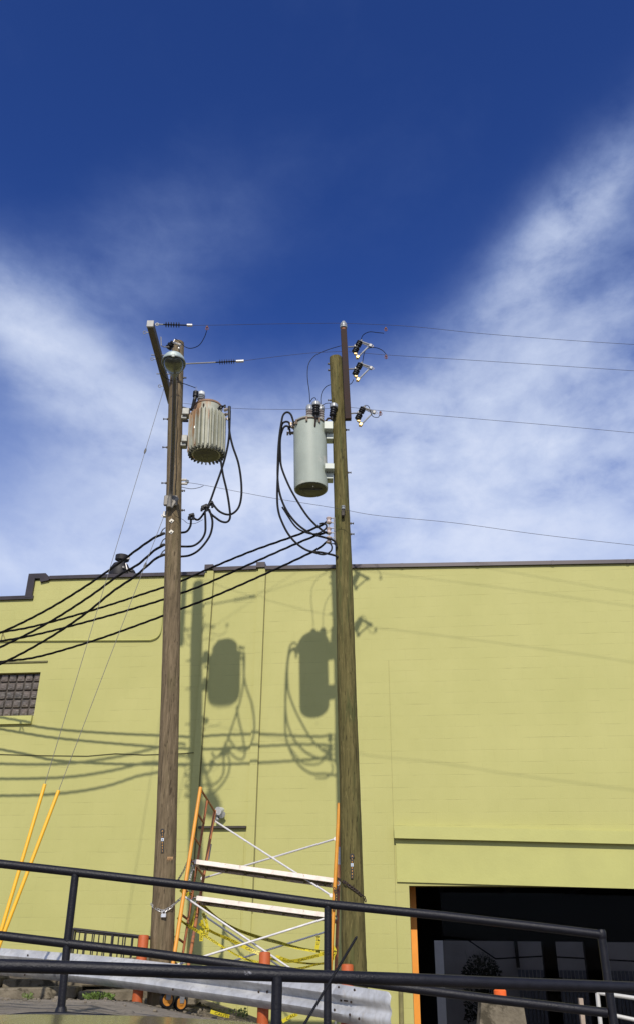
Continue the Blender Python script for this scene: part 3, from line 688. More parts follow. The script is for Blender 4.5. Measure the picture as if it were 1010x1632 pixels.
# ------------------------------------------------------------------ street lamp
LY = 9.0
lamp = thing('street_lamp', 'round grey street lamp on a long arm high on the left pole', 'street lamp', tuple(pole_at(SPL, YL, 800)[0]))
lc = at(276.8, 574, LY); R_ = 18*mpp(lc)
HS = [(0, .30), (.03, .52), (.09, .76), (.18, .93), (.30, 1.0), (.45, .98), (.60, .84), (.74, .60), (.86, .38), (.95, .24), (1, .20)]
hA, hB = at(276.8, 567.0, LY-.18), at(278.5, 599.5, LY+.34); hd_d = hB-hA; hdn = hd_d.normalized(); hx = Vector((1, 0, 0)); hx = (hx-hdn*hx.dot(hdn)).normalized(); hz = hx.cross(hdn)
def loft(secs, n, top):
    mb = MB(); vs = []
    for s_, w_ in secs:
        c_ = hA+hd_d*s_; hw = R_*w_
        for k in range(n+1):
            a_ = math.pi*k/n
            if top: vs.append(c_+hx*hw*math.cos(a_)+hz*(.012+math.sin(a_)*(.028+.085*w_*(1-.45*s_))))
            else: vs.append(c_+hx*hw*.93*math.cos(a_)-hz*(math.sin(a_)**.7*(.075*w_ if s_ < .8 else .03)))
    m_ = n+1; mb.add(vs, [(i*m_+k, i*m_+k+1, (i+1)*m_+k+1, (i+1)*m_+k) for i in range(len(secs)-1) for k in range(n)] + [(i*m_, (i+1)*m_, (i+1)*m_+n, i*m_+n) for i in range(len(secs)-1)] + [tuple(range(m_)), tuple((len(secs)-1)*m_+k for k in range(m_))]); return mb
obj('housing', loft(HS, 20, True), mat('lamp_housing_grey', (.40, .47, .45), .45, .1, .08), lamp, smooth=60)
hd = MB(); out = [hA+hd_d*s_+hx*R_*w_*1.01 for s_, w_ in HS]; out2 = [hA+hd_d*s_-hx*R_*w_*1.01 for s_, w_ in HS][::-1]; hd.tube(out2+out, .009, 8, cap=True); hd.box(hA-hdn*.008, (.035, .02, .045)); hd.box(hA+hd_d*.45+hz*.12, (.06, .06, .05), bev=.015); obj('rim_band', hd, mat('rim_grey', (.22, .25, .24), .5, .2), lamp)
obj('lens_bowl', loft([(max(.04, s_) , w_*.95) for s_, w_ in HS if s_ < .8], 20, False), mat('lens_grey_green', (.075, .085, .07), .22, 0, .35, 9, spec=.5), lamp, smooth=60)
obj('gear_cover', loft([(s_, w_) for s_, w_ in HS if s_ >= .74], 20, False), mat('gear_cover_grey', (.16, .165, .14), .5, .1), lamp, smooth=60)
pb, pr_ = pole_at(SPL, YL, 797); base_arm = at(270.8, 800, YL-pr_-.09)
am = MB(); apts = [base_arm, at(273, 780, YL-pr_-.16), at(276, 720, 10.65), at(278, 650, 9.85), hB+hdn*.12, hB-hdn*.05]
am.tube(catmull(apts, 6), .030, 14); obj('arm', am, mat('lamp_arm_grey', (.14, .13, .11), .6, .3, .2), lamp)
am = MB(); am.tube([base_arm+Vector((0, 0, .06)), base_arm+Vector((0, 0, -.09))], .036, 12); am.box(Vector((pb.x-.02, pb.y-pr_-.035, base_arm.z+.05)), (.20, .05, .17), bev=.01); am.box(Vector((pb.x+.04, pb.y-pr_-.06, base_arm.z+.0)), (.05, .04, .2), Matrix.Rotation(.5, 3, 'Y'), bev=.008)
obj('bracket', am, mat('bracket_metal', (.20, .185, .16), .6, .3, .2), lamp)

# ------------------------------------------------------------------ transformers
def bushing(mb, base, ax, h=.20, r=.045, k=4):
    prof = [(r*.75, 0), (r*.75, .02)]
    for i in range(k):
        z = .03+i*(h-.06)/k; prof += [(r*.7, z), (r*1.25, z+.012), (r*1.2, z+.022), (r*.65, z+.028)]
    mb.lathe(prof, base, ax, 16)
def arrester(root, base, name='arrester', h=.30, lean=(0, 0, 1)):
    ax = Vector(lean).normalized(); mb = MB(); prof = [(.02, -.05), (.025, 0)]
    for i in range(4): z = .02+i*.045; prof += [(.045, z), (.056, z+.012), (.045, z+.03)]
    mb.lathe(prof + [(.02, .21)], base, ax, 16); o = obj(name, mb, M_BLACKPOLY, root); return base+ax*.21
# right, smooth pale tank
bc = at(495.5, 780.5, YR-.02); rr = 26.8*mpp(bc)
tr_top_rim = at(493, 665.5, YR-.02-rr); zt = tr_top_rim.z
tank_top = Vector((at(493.5, 690, YR-.02).x, bc.y, zt)); ax_t = (tank_top-bc).normalized(); Ht = (tank_top-bc).length
TR = thing('pole_transformer', 'smooth pale grey cylindrical transformer hung on the greenish right pole', 'transformer', tuple(bc))
mb = MB(); mb.lathe([(rr*.985, .0), (rr, .03), (rr, Ht-.02), (rr*.99, Ht)], bc, ax_t, 48); obj('tank', mb, M_TANK_R, TR, smooth=40)
mb = MB(); mb.lathe([(rr*.90, .012), (rr*.90, -.012), (rr*.4, -.016), (rr*.395, -.017)], bc, ax_t, 48); mb.box(bc+Vector((0, -.05, -.025)), (rr*1.3, .02, .02)); obj('tank_bottom', mb, M_TANKDK, TR, smooth=40)
mb = MB(); mb.lathe([(rr*1.035, Ht), (rr*1.035, Ht+.025), (rr*.97, Ht+.05), (rr*.5, Ht+.085), (rr*.1, Ht+.095)], bc, ax_t, 48)
obj('lid', mb, mat('lid_grey', (.30, .32, .28), .5, .1, .15, c2=(.2, .1, .06), cmix=.1), TR, smooth=40)
mb = MB(); mb.torus(bc+ax_t*(Ht+.0), rr*1.04, .012, ax_t, 48, 6)
for a_ in (-140, -100, -60, -20, 200):
    a = math.radians(a_); q = bc+ax_t*(Ht-.03)+Vector((math.cos(a), math.sin(a), 0))*rr*1.06; mb.box(q, (.03, .03, .09), Matrix.Rotation(a, 3, 'Z'), bev=.004)
obj('lid_band', mb, mat('band_rust', (.20, .15, .11), .6, .3, .3), TR)
topc = bc+ax_t*(Ht+.07)
hv = []
for (px, py, dy) in ((493.3, 668, -.10), (510.5, 672, -.10)):
    q = at(px, py, bc.y+dy); q = Vector((q.x, q.y, topc.z-.035)); mb = MB(); bushing(mb, q, (0, 0, 1), .24, .048); o = obj('bushing', mb, mat('bushing_brown_grey', (.42, .38, .36), .3), TR)
    mb = MB(); z0 = q+Vector((0, 0, .20)); mb.lathe([(.055, 0), (.062, .01), (.062, .07), (.05, .10), (.03, .115), (.01, .12)], z0, n=18); obj('bushing_cap', mb, M_PORC, TR); hv.append(z0+Vector((0, 0, .11)))
q = at(503, 664, bc.y-rr-.02); e_ = arrester(TR, q+Vector((0, 0, .02))); mb = MB(); mb.lathe([(.056, 0), (.066, .01), (.066, .06), (.045, .085), (.01, .09)], e_-Vector((0, 0, .035)), n=18); obj('arrester_cap', mb, M_PORC, TR)
mb = MB(); mb.tube([q+Vector((0, 0, -.02)), q+Vector((-.005, 0, -.10)), q+Vector((-.01, .03, -.17))], .014, 8); obj('arrester_bracket', mb, M_RUST, TR)
ar_r = e_+Vector((0, 0, .05))
q = at(529, 665, bc.y-.12); e_ = arrester(TR, q, lean=(.12, 0, 1)); mb = MB(); mb.lathe([(.056, 0), (.068, .01), (.068, .06), (.045, .085), (.01, .09)], e_-Vector((0, 0, .035)), n=18); obj('arrester_cap', mb, M_PORC, TR)
mb = MB(); mb.tube([q+Vector((0, 0, -.02)), at(522, 667, bc.y-.12), at(516.5, 674, bc.y-.12)], .018, 8); obj('arrester_bracket', mb, M_RUST, TR)
ar_r2 = e_+Vector((0, 0, .05))
for (y0, y1, x0, x1, dz) in ((676, 690, 516, 530, 0), (743, 753, 517, 532, 0)):
    mb = MB(); a = at(x0, (y0+y1)/2, YR-.12); b = at(x1, (y0+y1)/2, YR-.12); hz = (y1-y0)*mpp(a)
    mb.box((a+b)/2, ((b-a).length, .22, hz), bev=.006)
    mb.box(at(525, y1+9, YR-.03), (.11, .16, .10), bev=.006)
    obj('hanger_bracket', mb, mat('hanger_grey', (.42, .46, .40), .45), TR, smooth=0)
lug = []
for i, (px, py) in enumerate(((468.5, 675), (464.5, 681), (463, 690))):
    q = at(px, py, bc.y-.12+.09*i); mb = MB(); mb.tube([q+Vector((.07, 0, 0)), q], [.028, .022], 10); mb.tube([q, q-Vector((.04, 0, 0))], .013, 8); mb.box(q-Vector((.045, 0, .01)), (.03, .02, .07), bev=.004); obj('terminal', mb, mat('terminal_bronze', (.28, .23, .18), .5, .5), TR); lug.append(q-Vector((.045, 0, 0)))
mb = MB(); mb.box(at(499, 772, YR-.02-rr*1.0)+Vector((-.0, -.004, -.04)), (.014, .008, .02)); obj('tank_bolt', mb, M_TANKDK, TR)
# left, ribbed rusty tank
bcL = at(329, 725.5, YL-.05); rL = 23.3*mpp(bcL); rim = at(330, 638.5, YL-.05-rL); HL = rim.z-bcL.z
TL = thing('pole_transformer', 'ribbed rust streaked transformer hung on the brown left pole', 'transformer', tuple(bcL))
axL = (Vector((at(331, 662, YL-.05).x, bcL.y, rim.z))-bcL).normalized()
mb = MB(); mb.lathe([(rL*.98, 0), (rL, .03), (rL, HL-.03), (rL*.985, HL)], bcL, axL, 48); obj('tank', mb, M_TANK_L, TL, smooth=40)
fn = MB(); nf = 25
for k in range(nf):
    a = math.radians(-205+k*(335/(nf-1))); d = Vector((math.cos(a), math.sin(a), 0)); s_ = Vector((-d.y, d.x, 0)); wdt = .030
    q0 = bcL+axL*.02; q1 = bcL+axL*(HL*.84)
    prof = [(rL-.005, .0), (rL+.045, .0), (rL+.068, .04), (rL+.068, .93), (rL+.045, 1.0), (rL-.005, 1.0)]
    poly = [q0+(q1-q0)*u+d*r_-s_*.011 for r_, u in prof]; fn.prism(poly, s_*.022)
obj('cooling_fins', fn, M_TANK_L, TL, smooth=0)
mb = MB(); mb.lathe([(rL*.86, .01), (rL*.86, -.010), (rL*.3, -.014), (rL*.295, -.015)], bcL, axL, 48)
for k in range(26):
    a = 2*math.pi*k/26; mb.box(bcL+Vector((math.cos(a), math.sin(a), 0))*(rL+.03)+Vector((0, 0, .005)), (.05, .02, .04), Matrix.Rotation(a, 3, 'Z'))
obj('tank_bottom', mb, M_TANKDK, TL, smooth=40)
mb = MB(); mb.lathe([(rL*1.03, HL), (rL*1.03, HL+.02), (rL*.96, HL+.045), (rL*.5, HL+.08), (rL*.1, HL+.09)], bcL, axL, 48); obj('lid', mb, mat('rusty_lid', (.22, .13, .08), .7, .1, .3), TL, smooth=40)
mb = MB(); q = at(310, 681, YL-.05-rL*.8); mb.box(q, (.045, .02, .05), bev=.004); obj('nameplate', mb, mat('plate_grey', (.45, .45, .42), .4, .5), TL, smooth=0)
mb = MB(); q = at(325, 645.5, YL-.05-rL-.01); mb.box(q, (.022, .02, .05)); obj('lid_lug', mb, M_RUST, TL)
q = at(320.5, 640.5, bcL.y-.1); q = Vector((q.x, q.y, q.z)); mb = MB(); bushing(mb, q, (0, 0, 1), .16, .05, 3); obj('bushing', mb, M_PORC, TL)
mb = MB(); mb.lathe([(.05, 0), (.058, .01), (.055, .06), (.035, .075), (.01, .08)], q+Vector((0, 0, .12)), n=18); obj('bushing_cap', mb, mat('pale_cap', (.55, .57, .56), .4), TL); hvL = q+Vector((0, 0, .2))
q = at(312, 633, bcL.y-rL-.02); mb = MB(); mb.lathe([(.035, 0), (.045, .01), (.045, .05), (.035, .055), (.045, .06), (.045, .1), (.02, .115)], q, n=16); mb.tube([q, q+Vector((-.01, 0, -.06))], .03, 10); mb.tube([q+Vector((-.01, 0, -.06)), q+Vector((-.04, .02, -.2))], [.03, .022], 8); obj('arrester', mb, M_BLACKPOLY, TL)
arL = q+Vector((0, 0, .11)); mb = MB(); mb.tube([arL+Vector((-.02, 0, 0)), arL+Vector((.0, 0, .10)), arL+Vector((.02, 0, 0))], .004, 5); obj('arrester_lead', mb, M_STEEL, TL)
lugL = []
for (px, py, m_) in ((344, 653, 0), (349, 650, 0), (355, 648, 0), (363, 652, 1), (362, 660, 1), (360, 668, 1)):
    q = at(px, py, bcL.y-rL*.55+.12*m_); mb = MB(); mb.tube([q+Vector((-.05, .03, -.0)), q], [.03, .025], 10); mb.tube([q, q+Vector((.05, -.02, .01))], .014, 8); mb.box(q+Vector((.04, -.01, 0)), (.03, .03, .05), bev=.004); obj('terminal', mb, mat('terminal_mix', (.45, .40, .36), .5, .4) if m_ else M_BLACKPOLY, TL); lugL.append(q)
mb = MB(); a = at(366, 648, bcL.y-rL*.5); b = at(366, 668, bcL.y-rL*.5); mb.tube([a, b], .024, 10); obj('terminal_bar', mb, M_BLACKPOLY, TL)
for (y0, x0, x1) in ((659, 292, 303), (702, 291, 300)):
    mb = MB(); a = at(x0, y0, YL-.08); b = at(x1, y0, YL-.08); mb.box((a+b)/2, ((b-a).length, .16, .12), bev=.008); mb.box(at(x0+2.5, y0+8, YL-.05), (.09, .12, .07), bev=.008)
    obj('hanger_bracket', mb, mat('hanger_weathered', (.35, .35, .31), .6, .1, .3, 15), TL, smooth=0)
mb = MB(); mb.tube([at(292, 650, YL-.1), at(299, 652, YL-.12), at(307, 653, YL-.15)], .022, 8); mb.tube([at(293, 671, YL-.1), at(300, 671, YL-.12)], .02, 8); obj('hanger_strut', mb, M_BLACKPOLY, TL)

# ------------------------------------------------------------------ wires and cables
def wire(name, label, cat, pts, r, m, group=None, k=6, n=8, parent=None):
    mb = MB(); mb.tube(catmull(pts, k), r, n); o = obj(name, mb, m, parent, smooth=60)
    if parent is None: tag(o, label, cat, group)
    return o
def pl(pts, Y0, Y1):        # photo polyline with depth running from Y0 to Y1
    L = [0]
    for a, b in zip(pts, pts[1:]): L.append(L[-1]+math.dist(a, b))
    return [at(x, y, Y0+(Y1-Y0)*l/L[-1]) for (x, y), l in zip(pts, L)]
G_HV = 'thin high voltage wires'
def strain(name, label, pts0, Y0, sheds, xa, xb, link):
    # dead-end polymer insulator between two photo points
    a, b = at(*pts0[0], Y0), at(*pts0[1], Y0); root = thing(name, label, 'insulator', tuple(a)); d = (b-a)
    mb = MB(); mb.tube([a, b], .011, 8)
    for i in range(sheds):
        q = a+d*(xa+(xb-xa)*i/(sheds-1)); mb.lathe([(.012, -.008), (.044, -.002), (.044, .004), (.012, .01)], q, d, 16)
    obj('shed_rod', mb, M_BLACKPOLY, root)
    mb = MB(); q = a+d*.90; mb.tube([q, b+d.normalized()*.03], .024, 10); obj('dead_end_clamp', mb, mat('clamp_aluminium', (.48, .47, .46), .5, .4), root)
    mb = MB(); mb.torus(a+d*.02, .025, .008, (0, 1, 0), 14, 6); mb.tube([a, a+d*link], .012, 8); obj('link', mb, M_STEEL, root)
    return b
W1 = A0.lerp(A1, .08); W2 = A0.lerp(A1, .45); W3 = A0.lerp(A1, .92)
strain('strain_insulator', 'black ribbed insulator at the upper end of the left crossarm', ((250, 517), (304, 518.5)), W1.y, 6, .28, .66, .2)
strain('strain_insulator', 'black ribbed insulator on a long rod right of the left pole top', ((293, 580), (386, 575.5)), W2.y, 7, .62, .86, .55)
def hv(label, pts): return wire('power_wire', label, 'wire', pts, .0034 if 'running' in label or 'sloping' in label else .0034, M_WIRE, G_HV, n=6)
pinY = B0.y
hv('topmost thin wire between the left crossarm and the rusty mast', pl([(304, 518.5), (355, 518), (450, 516), (546, 515)], W1.y, pinY))
hv('topmost thin wire running right from the rusty mast', pl([(546, 515), (650, 520), (760, 531), (880, 540.5), (1010, 549), (1240, 561)], pinY, 10.4))
hv('second thin wire from the left pole to the rusty mast', pl([(386, 575.5), (420, 571), (490, 563), (545, 560)], W2.y, 11.5))
hv('second thin wire running right of the rusty mast', pl([(555, 560.5), (620, 566), (750, 574), (880, 582.5), (1010, 591), (1240, 605)], 11.52, 10.6))
hv('third thin wire passing behind the ribbed transformer', pl([(276, 641), (370, 650.5), (450, 652.5), (490, 652), (553, 650)], W3.y, 11.6))
hv('third thin wire running right of the rusty mast', pl([(557, 649), (612, 655), (740, 666), (880, 678), (1010, 690), (1240, 712)], 11.53, 10.75))
hv('lowest thin wire sloping down right in front of the right pole', pl([(300, 769), (330, 774), (430, 793), (530, 809), (600, 821.5), (720, 833), (860, 852), (1010, 869), (1240, 893)], YL-.05, 10.65))
# jumpers and clamps at the right
G_J = 'thin jumper wires near the rusty mast'
def clamp(px, py, Y, label):
    q = at(px, py, Y); mb = MB(); mb.box(q, (.03, .025, .035), bev=.006); mb.tube([q, q-Vector((0, 0, .055))], .008, 8); mb.torus(q-Vector((0, 0, .03)), .024, .005, (0, 1, 0), 12, 6, 1.4, (0, 0, 1))
    o = obj('wire_clamp', mb, M_COPPER); return tag(o, label, 'clamp', 'small copper clamps on the wires')
clamp(614, 523, 11.35, 'reddish wire clamp right of the top of the rusty mast'); clamp(614.5, 567, 11.4, 'reddish wire clamp on the second wire right of the rusty mast')
clamp(605.5, 657, 11.48, 'reddish wire clamp on the third wire beside the lowest fuse cutout'); clamp(330.5, 521, W1.y+.03, 'reddish wire clamp on the wire right of the street lamp')
Yc = [11.55, 11.62, 11.6]
def jump(label, pts, Y0, Y1): return wire('jumper_wire', label, 'wire', pl(pts, Y0, Y1), .006, M_CABLE, G_J, n=6)
jump('arched jumper wire from the topmost fuse cutout', [(574, 543), (578, 534), (588, 529), (600, 530), (611, 531)], Yc[0], 11.35)
jump('arched jumper wire from the upper fuse cutouts to the second clamp', [(577, 578), (580, 562), (585, 555.5), (597, 554), (608, 558), (615, 565)], Yc[1], 11.4)
jump('looped jumper wire from the lowest fuse cutout to its clamp', [(577, 649), (582, 646), (587, 648), (590, 657), (594, 664), (602, 665), (604, 661)], Yc[2], 11.48)
jump('long thin lead from the top of the rusty mast down to the pale transformer', [(543, 551), (523, 557), (503, 566), (492, 580), (490, 600), (493, 625), (494, 642)], 11.5, bc.y-.1)
jump('thin lead from the middle fuse cutout behind the right pole to the arresters', [(563, 605), (558, 612), (545, 614), (525, 613.5), (515, 621), (511, 632), (511, 645)], 11.85, bc.y-.1)
jump('short lead between the arrester caps on the pale transformer', [(495, 640), (498, 635), (502, 634), (504, 637)], bc.y-.2, bc.y-.3)
jump('short lead looping from the bushing to the side arrester', [(512, 647), (519, 643), (527, 643), (531, 647)], bc.y-.2, bc.y-.15)
jump('curved jumper wire hanging from the clamp right of the street lamp', [(330, 527), (326, 538), (318, 550), (306, 555), (296, 553), (286, 544), (280, 540)], W1.y, 11.0)
jump('thin wire drooping on the left side of the left crossarm', [(252, 570), (254, 585), (262, 600), (275, 607), (292, 611), (312, 618)], 11.0, 11.3)
# fuse cutouts: one built, copied
def build_cutout(c, label):
    # local frame: origin at mounting point on the arm; x to the right, z up
    root = thing('fuse_cutout', label, 'fuse cutout', tuple(c), 'fuse cutouts on the rusty mast')
    def P(x, z, y=0): return c+Vector((x, y, z))
    mb = MB(); mb.tube([P(-.02, 0), P(.09, .01)], .012, 8); mb.box(P(.10, .012), (.03, .05, .05), bev=.004); obj('bracket', mb, M_STEEL, root)
    ax = Vector((.42, -.1, .9)).normalized(); b0 = P(.085, -.115); mb = MB(); prof = []
    for z in (.0, .035, .07, .135, .17, .205): prof += [(.032, z), (.052, z+.008), (.052, z+.024), (.032, z+.032)]
    mb.lathe(prof, b0, ax, 16); mb.tube([b0+ax*.09, b0+ax*.14], .028, 10); obj('insulator', mb, M_BLACKPOLY, root)
    t0 = b0+ax*.24; mb = MB(); mb.tube([t0, t0+Vector((.03, 0, .03))], .014, 8); mb.tube([t0, t0+Vector((.18, -.03, -.10))], .017, 8); mb.tube([t0+Vector((.01, 0, -.03)), t0+Vector((.15, -.02, -.12))], .009, 8)
    mb.box(t0+Vector((.17, -.03, -.11)), (.05, .04, .06), Matrix.Rotation(.4, 3, 'Y'), bev=.006); mb.torus(t0+Vector((.20, -.03, -.12)), .02, .005, (0, 1, 0), 12, 6); obj('top_contact', mb, M_STEEL, root)
    f0 = t0+Vector((.13, -.03, -.14)); f1 = P(.155, -.20); mb = MB(); mb.tube([f0, f1], .014, 10); obj('fuse_tube', mb, mat('fuse_tube_grey', (.36, .38, .41), .5), root)
    mb = MB(); mb.box(b0+Vector((.02, 0, -.03)), (.05, .04, .03), bev=.006); mb.tube([b0+Vector((0, 0, -.01)), P(.16, -.22)], .02, 8); mb.box(P(.14, -.215), (.055, .05, .06), Matrix.Rotation(.5, 3, 'Y'), bev=.008); mb.tube([P(.12, -.16), P(.12, -.25)], .014, 8); obj('hinge_casting', mb, M_BRASS, root)
    return root
cm_ = [at(556, 553, Yc[0]), at(556.5, 588.5, Yc[1]), at(560.5, 659, Yc[2])]
lb = ['fuse cutout nearest the top of the rusty mast', 'middle fuse cutout of the three on the rusty mast', 'lowest fuse cutout beside the foot of the rusty mast']
c0 = build_cutout(cm_[0], lb[0])
for q, l in zip(cm_[1:], lb[1:]):
    c = copy_tree(c0); c.location = q; c['label'] = l
# cutout on the left pole top
q = at(281, 547, 10.95); rt = thing('fuse_cutout', 'dark fuse cutout behind the street lamp at the top of the left pole', 'fuse cutout', tuple(q))
mb = MB(); mb.lathe([(.03, 0), (.055, .01), (.055, .045), (.03, .05), (.055, .06), (.055, .095), (.03, .1), (.04, .11), (.04, .14)], at(268, 556, 10.95), (.45, -.2, .6), 16); obj('insulator', mb, M_BLACKPOLY, rt)
mb = MB(); mb.tube([at(276, 546, 10.9), at(289, 550, 10.85)], .02, 8); mb.tube([at(279, 541, 10.9), at(277, 546, 10.9)], .008, 6); mb.box(at(286, 553, 10.9), (.03, .04, .09), bev=.006); obj('top_contact', mb, mat('bright_contact', (.5, .48, .45), .45, .4), rt)
mb = MB(); mb.tube([at(257, 537, 10.8), at(257.5, 551, 10.8), at(262, 553, 10.85), at(270, 553, 10.9)], .009, 8); obj('bracket', mb, M_STEEL, rt)
# neutral rack on left pole
q = at(296, 768, YL-.03); rt = thing('wire_bracket', 'small pale bracket holding the lowest thin wire on the left pole', 'bracket', tuple(q)); mb = MB(); mb.tube([at(288, 765, YL), at(298, 765, YL)], .02, 8); mb.tube([at(288, 771, YL), at(299, 771, YL)], .02, 8); obj('clevis', mb, mat('pale_clevis', (.55, .52, .46), .5, .3), rt)
mb = MB(); mb.lathe([(.02, 0), (.03, .01), (.02, .025), (.03, .04), (.02, .05)], at(298.5, 770, YL), (0, 0, 1), 14); obj('spool', mb, M_PORC, rt)
wire('jumper_wire', 'thin sagging wire under the bracket on the left pole', 'wire', pl([(288, 776), (305, 779), (318, 777), (325, 774)], YL, YL), .005, M_CABLE, n=6)
q = at(547, 812, YR-.2); rt = thing('wire_bracket', 'dark bracket with grey spool on the front of the right pole', 'bracket', tuple(q)); mb = MB(); mb.lathe([(.028, 0), (.034, .01), (.022, .03), (.034, .05), (.028, .06)], at(546.5, 812, YR-.19), (0, 0, 1), 16); obj('spool', mb, M_PORC, rt)
mb = MB(); mb.box(at(546, 819, YR-.16), (.05, .09, .10), bev=.01); mb.tube([at(546.5, 816, YR-.2), at(546.5, 807, YR-.2)], .01, 8); obj('clevis', mb, mat('dark_clevis', (.05, .04, .03), .7), rt)
# service rack on the right pole
rack = thing('service_rack', 'upright steel rack with three spools on the left side of the right pole', 'rack', tuple(at(527, 865, YR-.02)))
mb = MB(); mb.tube([at(532.5, 825, YR-.05), at(533.2, 868, YR-.05)], .014, 8)
for y in (825.5, 833, 841.5, 849, 857, 866.5): mb.tube([at(532.5, y, YR-.05), at(524, y, YR-.05)], .010, 6)
mb.tube([at(524, 825, YR-.05), at(524, 866, YR-.05)], .007, 6); obj('frame', mb, M_STEEL, rack)
for y in (829.5, 846, 860.5):
    mb = MB(); c = at(523.5, y, YR-.05); mb.lathe([(.035, -.05), (.045, -.035), (.028, -.005), (.028, .005), (.045, .035), (.035, .05)], c, (0, 0, 1), 16); obj('spool', mb, mat('spool_glaze', (.55, .45, .42), .3), rack)
# secondary leads of the right transformer
G_C = 'black cables of the pale transformer'
rc = .0165
def cable(label, pts, Y0, Y1, r=rc, grp=G_C): return wire('black_cable', label, 'cable', pl(pts, Y0, Y1), r, M_CABLE, grp, n=10)
yb = bc.y-.1
cable('highest looping black cable swinging out left from the pale transformer to the rack', [(468, 673), (464, 661), (458, 657), (452, 661), (449, 672), (445, 700), (443, 735), (443, 765), (447, 790), (456, 812), (468, 829), (482, 842), (500, 852), (518, 857), (532, 862), (536, 873)], yb-.05, YR-.1)
cable('middle looping black cable from the pale transformer that sags lowest', [(463, 681), (460, 673), (453, 673), (449, 680), (446, 710), (443.5, 745), (442, 790), (444, 815), (451, 835), (461, 853), (475, 868), (492, 878), (512, 880.5), (532, 885), (538, 888)], yb, YR-.1)
cable('short looping black cable of the pale transformer turning back to the upper spool', [(463, 693), (461, 682), (456, 679), (451, 684), (447, 700), (447, 725), (449, 745), (460, 773), (473, 797), (487, 819), (500, 834), (513, 845), (521, 850)], yb+.05, YR-.1)
cable('black cable bend dropping from the lowest spool of the rack', [(450, 808), (470, 838), (486, 848), (503, 851), (517, 844), (520, 838), (515, 834), (508, 835)], YR-.3, YR-.15, .013)
cable('black cable tail curving under the rack beside the right pole', [(497, 880), (515, 884), (526, 879), (528.5, 872), (526, 866)], YR-.15, YR-.1, .012)
# secondary leads of the left transformer
G_D = 'black cables of the ribbed transformer'
yl = bcL.y-rL*.5
def cableL(label, pts, Y0=yl, Y1=YL, r=.0165): return cable(label, pts, Y0, Y1, r, G_D)
cableL('black cable arching far right below the ribbed transformer', [(366, 655), (366, 685), (371, 710), (380, 737), (384.5, 765), (385, 790), (381, 808), (372, 818), (362, 820), (350, 815), (341, 805), (338, 799)])
cableL('black cable running straight down left from the ribbed transformer to the connectors', [(367, 655), (365.5, 695), (361, 722), (353, 750), (343, 778), (335, 800), (326, 817), (317, 828), (310, 826), (307, 820)])
cableL('black cable bending in a low loop right of the connectors', [(352, 732), (356, 757), (362, 783), (366, 808), (367, 825), (362, 832), (353, 831), (344, 825), (336, 818), (331, 808)])
cableL('black cable dropping from the connectors to the middle drop on the left pole', [(327, 815), (328, 835), (327, 850), (320, 862), (308, 870), (292, 871), (284, 870)], YL-.1, YL)
cableL('lowest black cable curving from the connectors to the left pole', [(334, 812), (339, 830), (337, 848), (330, 862), (317, 877), (303, 885), (288, 887), (280, 887)], YL-.1, YL)
cableL('short black cable from the small connector to the left pole', [(305, 826), (304, 838), (298, 847), (288, 849), (282, 849)], YL-.1, YL)
for (px, py, sz, a_, l) in ((306, 821.5, .075, .3, 'small black splice block nearest the left pole'), (327, 808, .09, .5, 'larger black splice block between the other two under the ribbed transformer'), (337, 802.5, .065, .6, 'black splice block farthest right under the ribbed transformer')):
    mb = MB(); q = at(px, py, YL-.12); mb.box(q, (sz*1.15, .05, sz*.8), Matrix.Rotation(-a_, 3, 'Y'), bev=.012); mb.tube([q+Vector((-sz*.5, 0, -.02)), q+Vector((-sz*.5, 0, -.07))], .018, 8); mb.tube([q+Vector((sz*.3, 0, -.02)), q+Vector((sz*.35, 0, -.07))], .018, 8); mb.box(q+Vector((0, -.03, 0)), (sz*.5, .02, sz*.4), Matrix.Rotation(-a_, 3, 'Y'), bev=.004)
    tag(obj('splice_block', mb, M_BLACKPOLY), l, 'connector', 'splice blocks on the black cables')
wire('thin_ground_wire', 'very thin wire drooping from the left pole below the lamp bracket', 'wire', pl([(272, 810), (280, 822), (292, 828), (300, 834), (312, 834), (324, 828)], YL-.2, YL-.1), .0035, M_CABLE, n=5)
mb = MB(); pts = []
for y in range(560, 812, 20): p, r_ = pole_at(SPL, YL, y); pts.append(p+Vector((.045+.008*math.sin(y*.11), -r_-.004, 0)))
mb.tube(catmull(pts, 3), .006, 6); obj('ground_wire', mb, M_CABLE, poleL)

# twisted service drops: three conductors each twisted round a carrier
def triplex(label, pts3, r=.0095, tw=.011, pitch=.6, group='twisted black service cables'):
    c = catmull(pts3, 14); mb = MB(); L = 0; prev = c[0]; S = [0]
    for p_ in c[1:]: L += (p_-prev).length; S.append(L); prev = p_
    for k in range(3):
        q = []
        for p_, s_ in zip(c, S):
            a = 2*math.pi*(s_/pitch+k/3); q.append(p_+Vector((.15*math.cos(a), math.cos(a), math.sin(a)))*tw)
        mb.tube(q, r, 6)
    return tag(obj('service_cable', mb, M_CABLE, smooth=60), label, 'cable', group)
def wpl(pts, offs):         # photo polyline given distances in front of the wall
    out = []
    for (x, y), o in zip(pts, offs):
        u, z = wl(x, y, o); out.append(wp(u, -o, z))
    return out
def offw(Y, px, py):
    p = at(px, py, Y); return WD-(p.dot(WN))
oR = offw(YR, 523, 850); oL = 3.30
def drop(label, pts, o1, o0, **k):   # o1 at the pole, o0 at the left edge of the photo (x = 0)
    x1 = pts[0][0]; return triplex(label, wpl(pts, [o0+(o1-o0)*(x-0)/(x1-0) for x, y in pts]), **k)
drop('uppermost twisted cable from the right pole passing behind the left pole', [(521, 831), (510, 838), (470, 854), (400, 879), (330, 908), (285, 928), (240, 943), (150, 972), (60, 997), (0, 1008), (-120, 1026)], oR, 1.56)
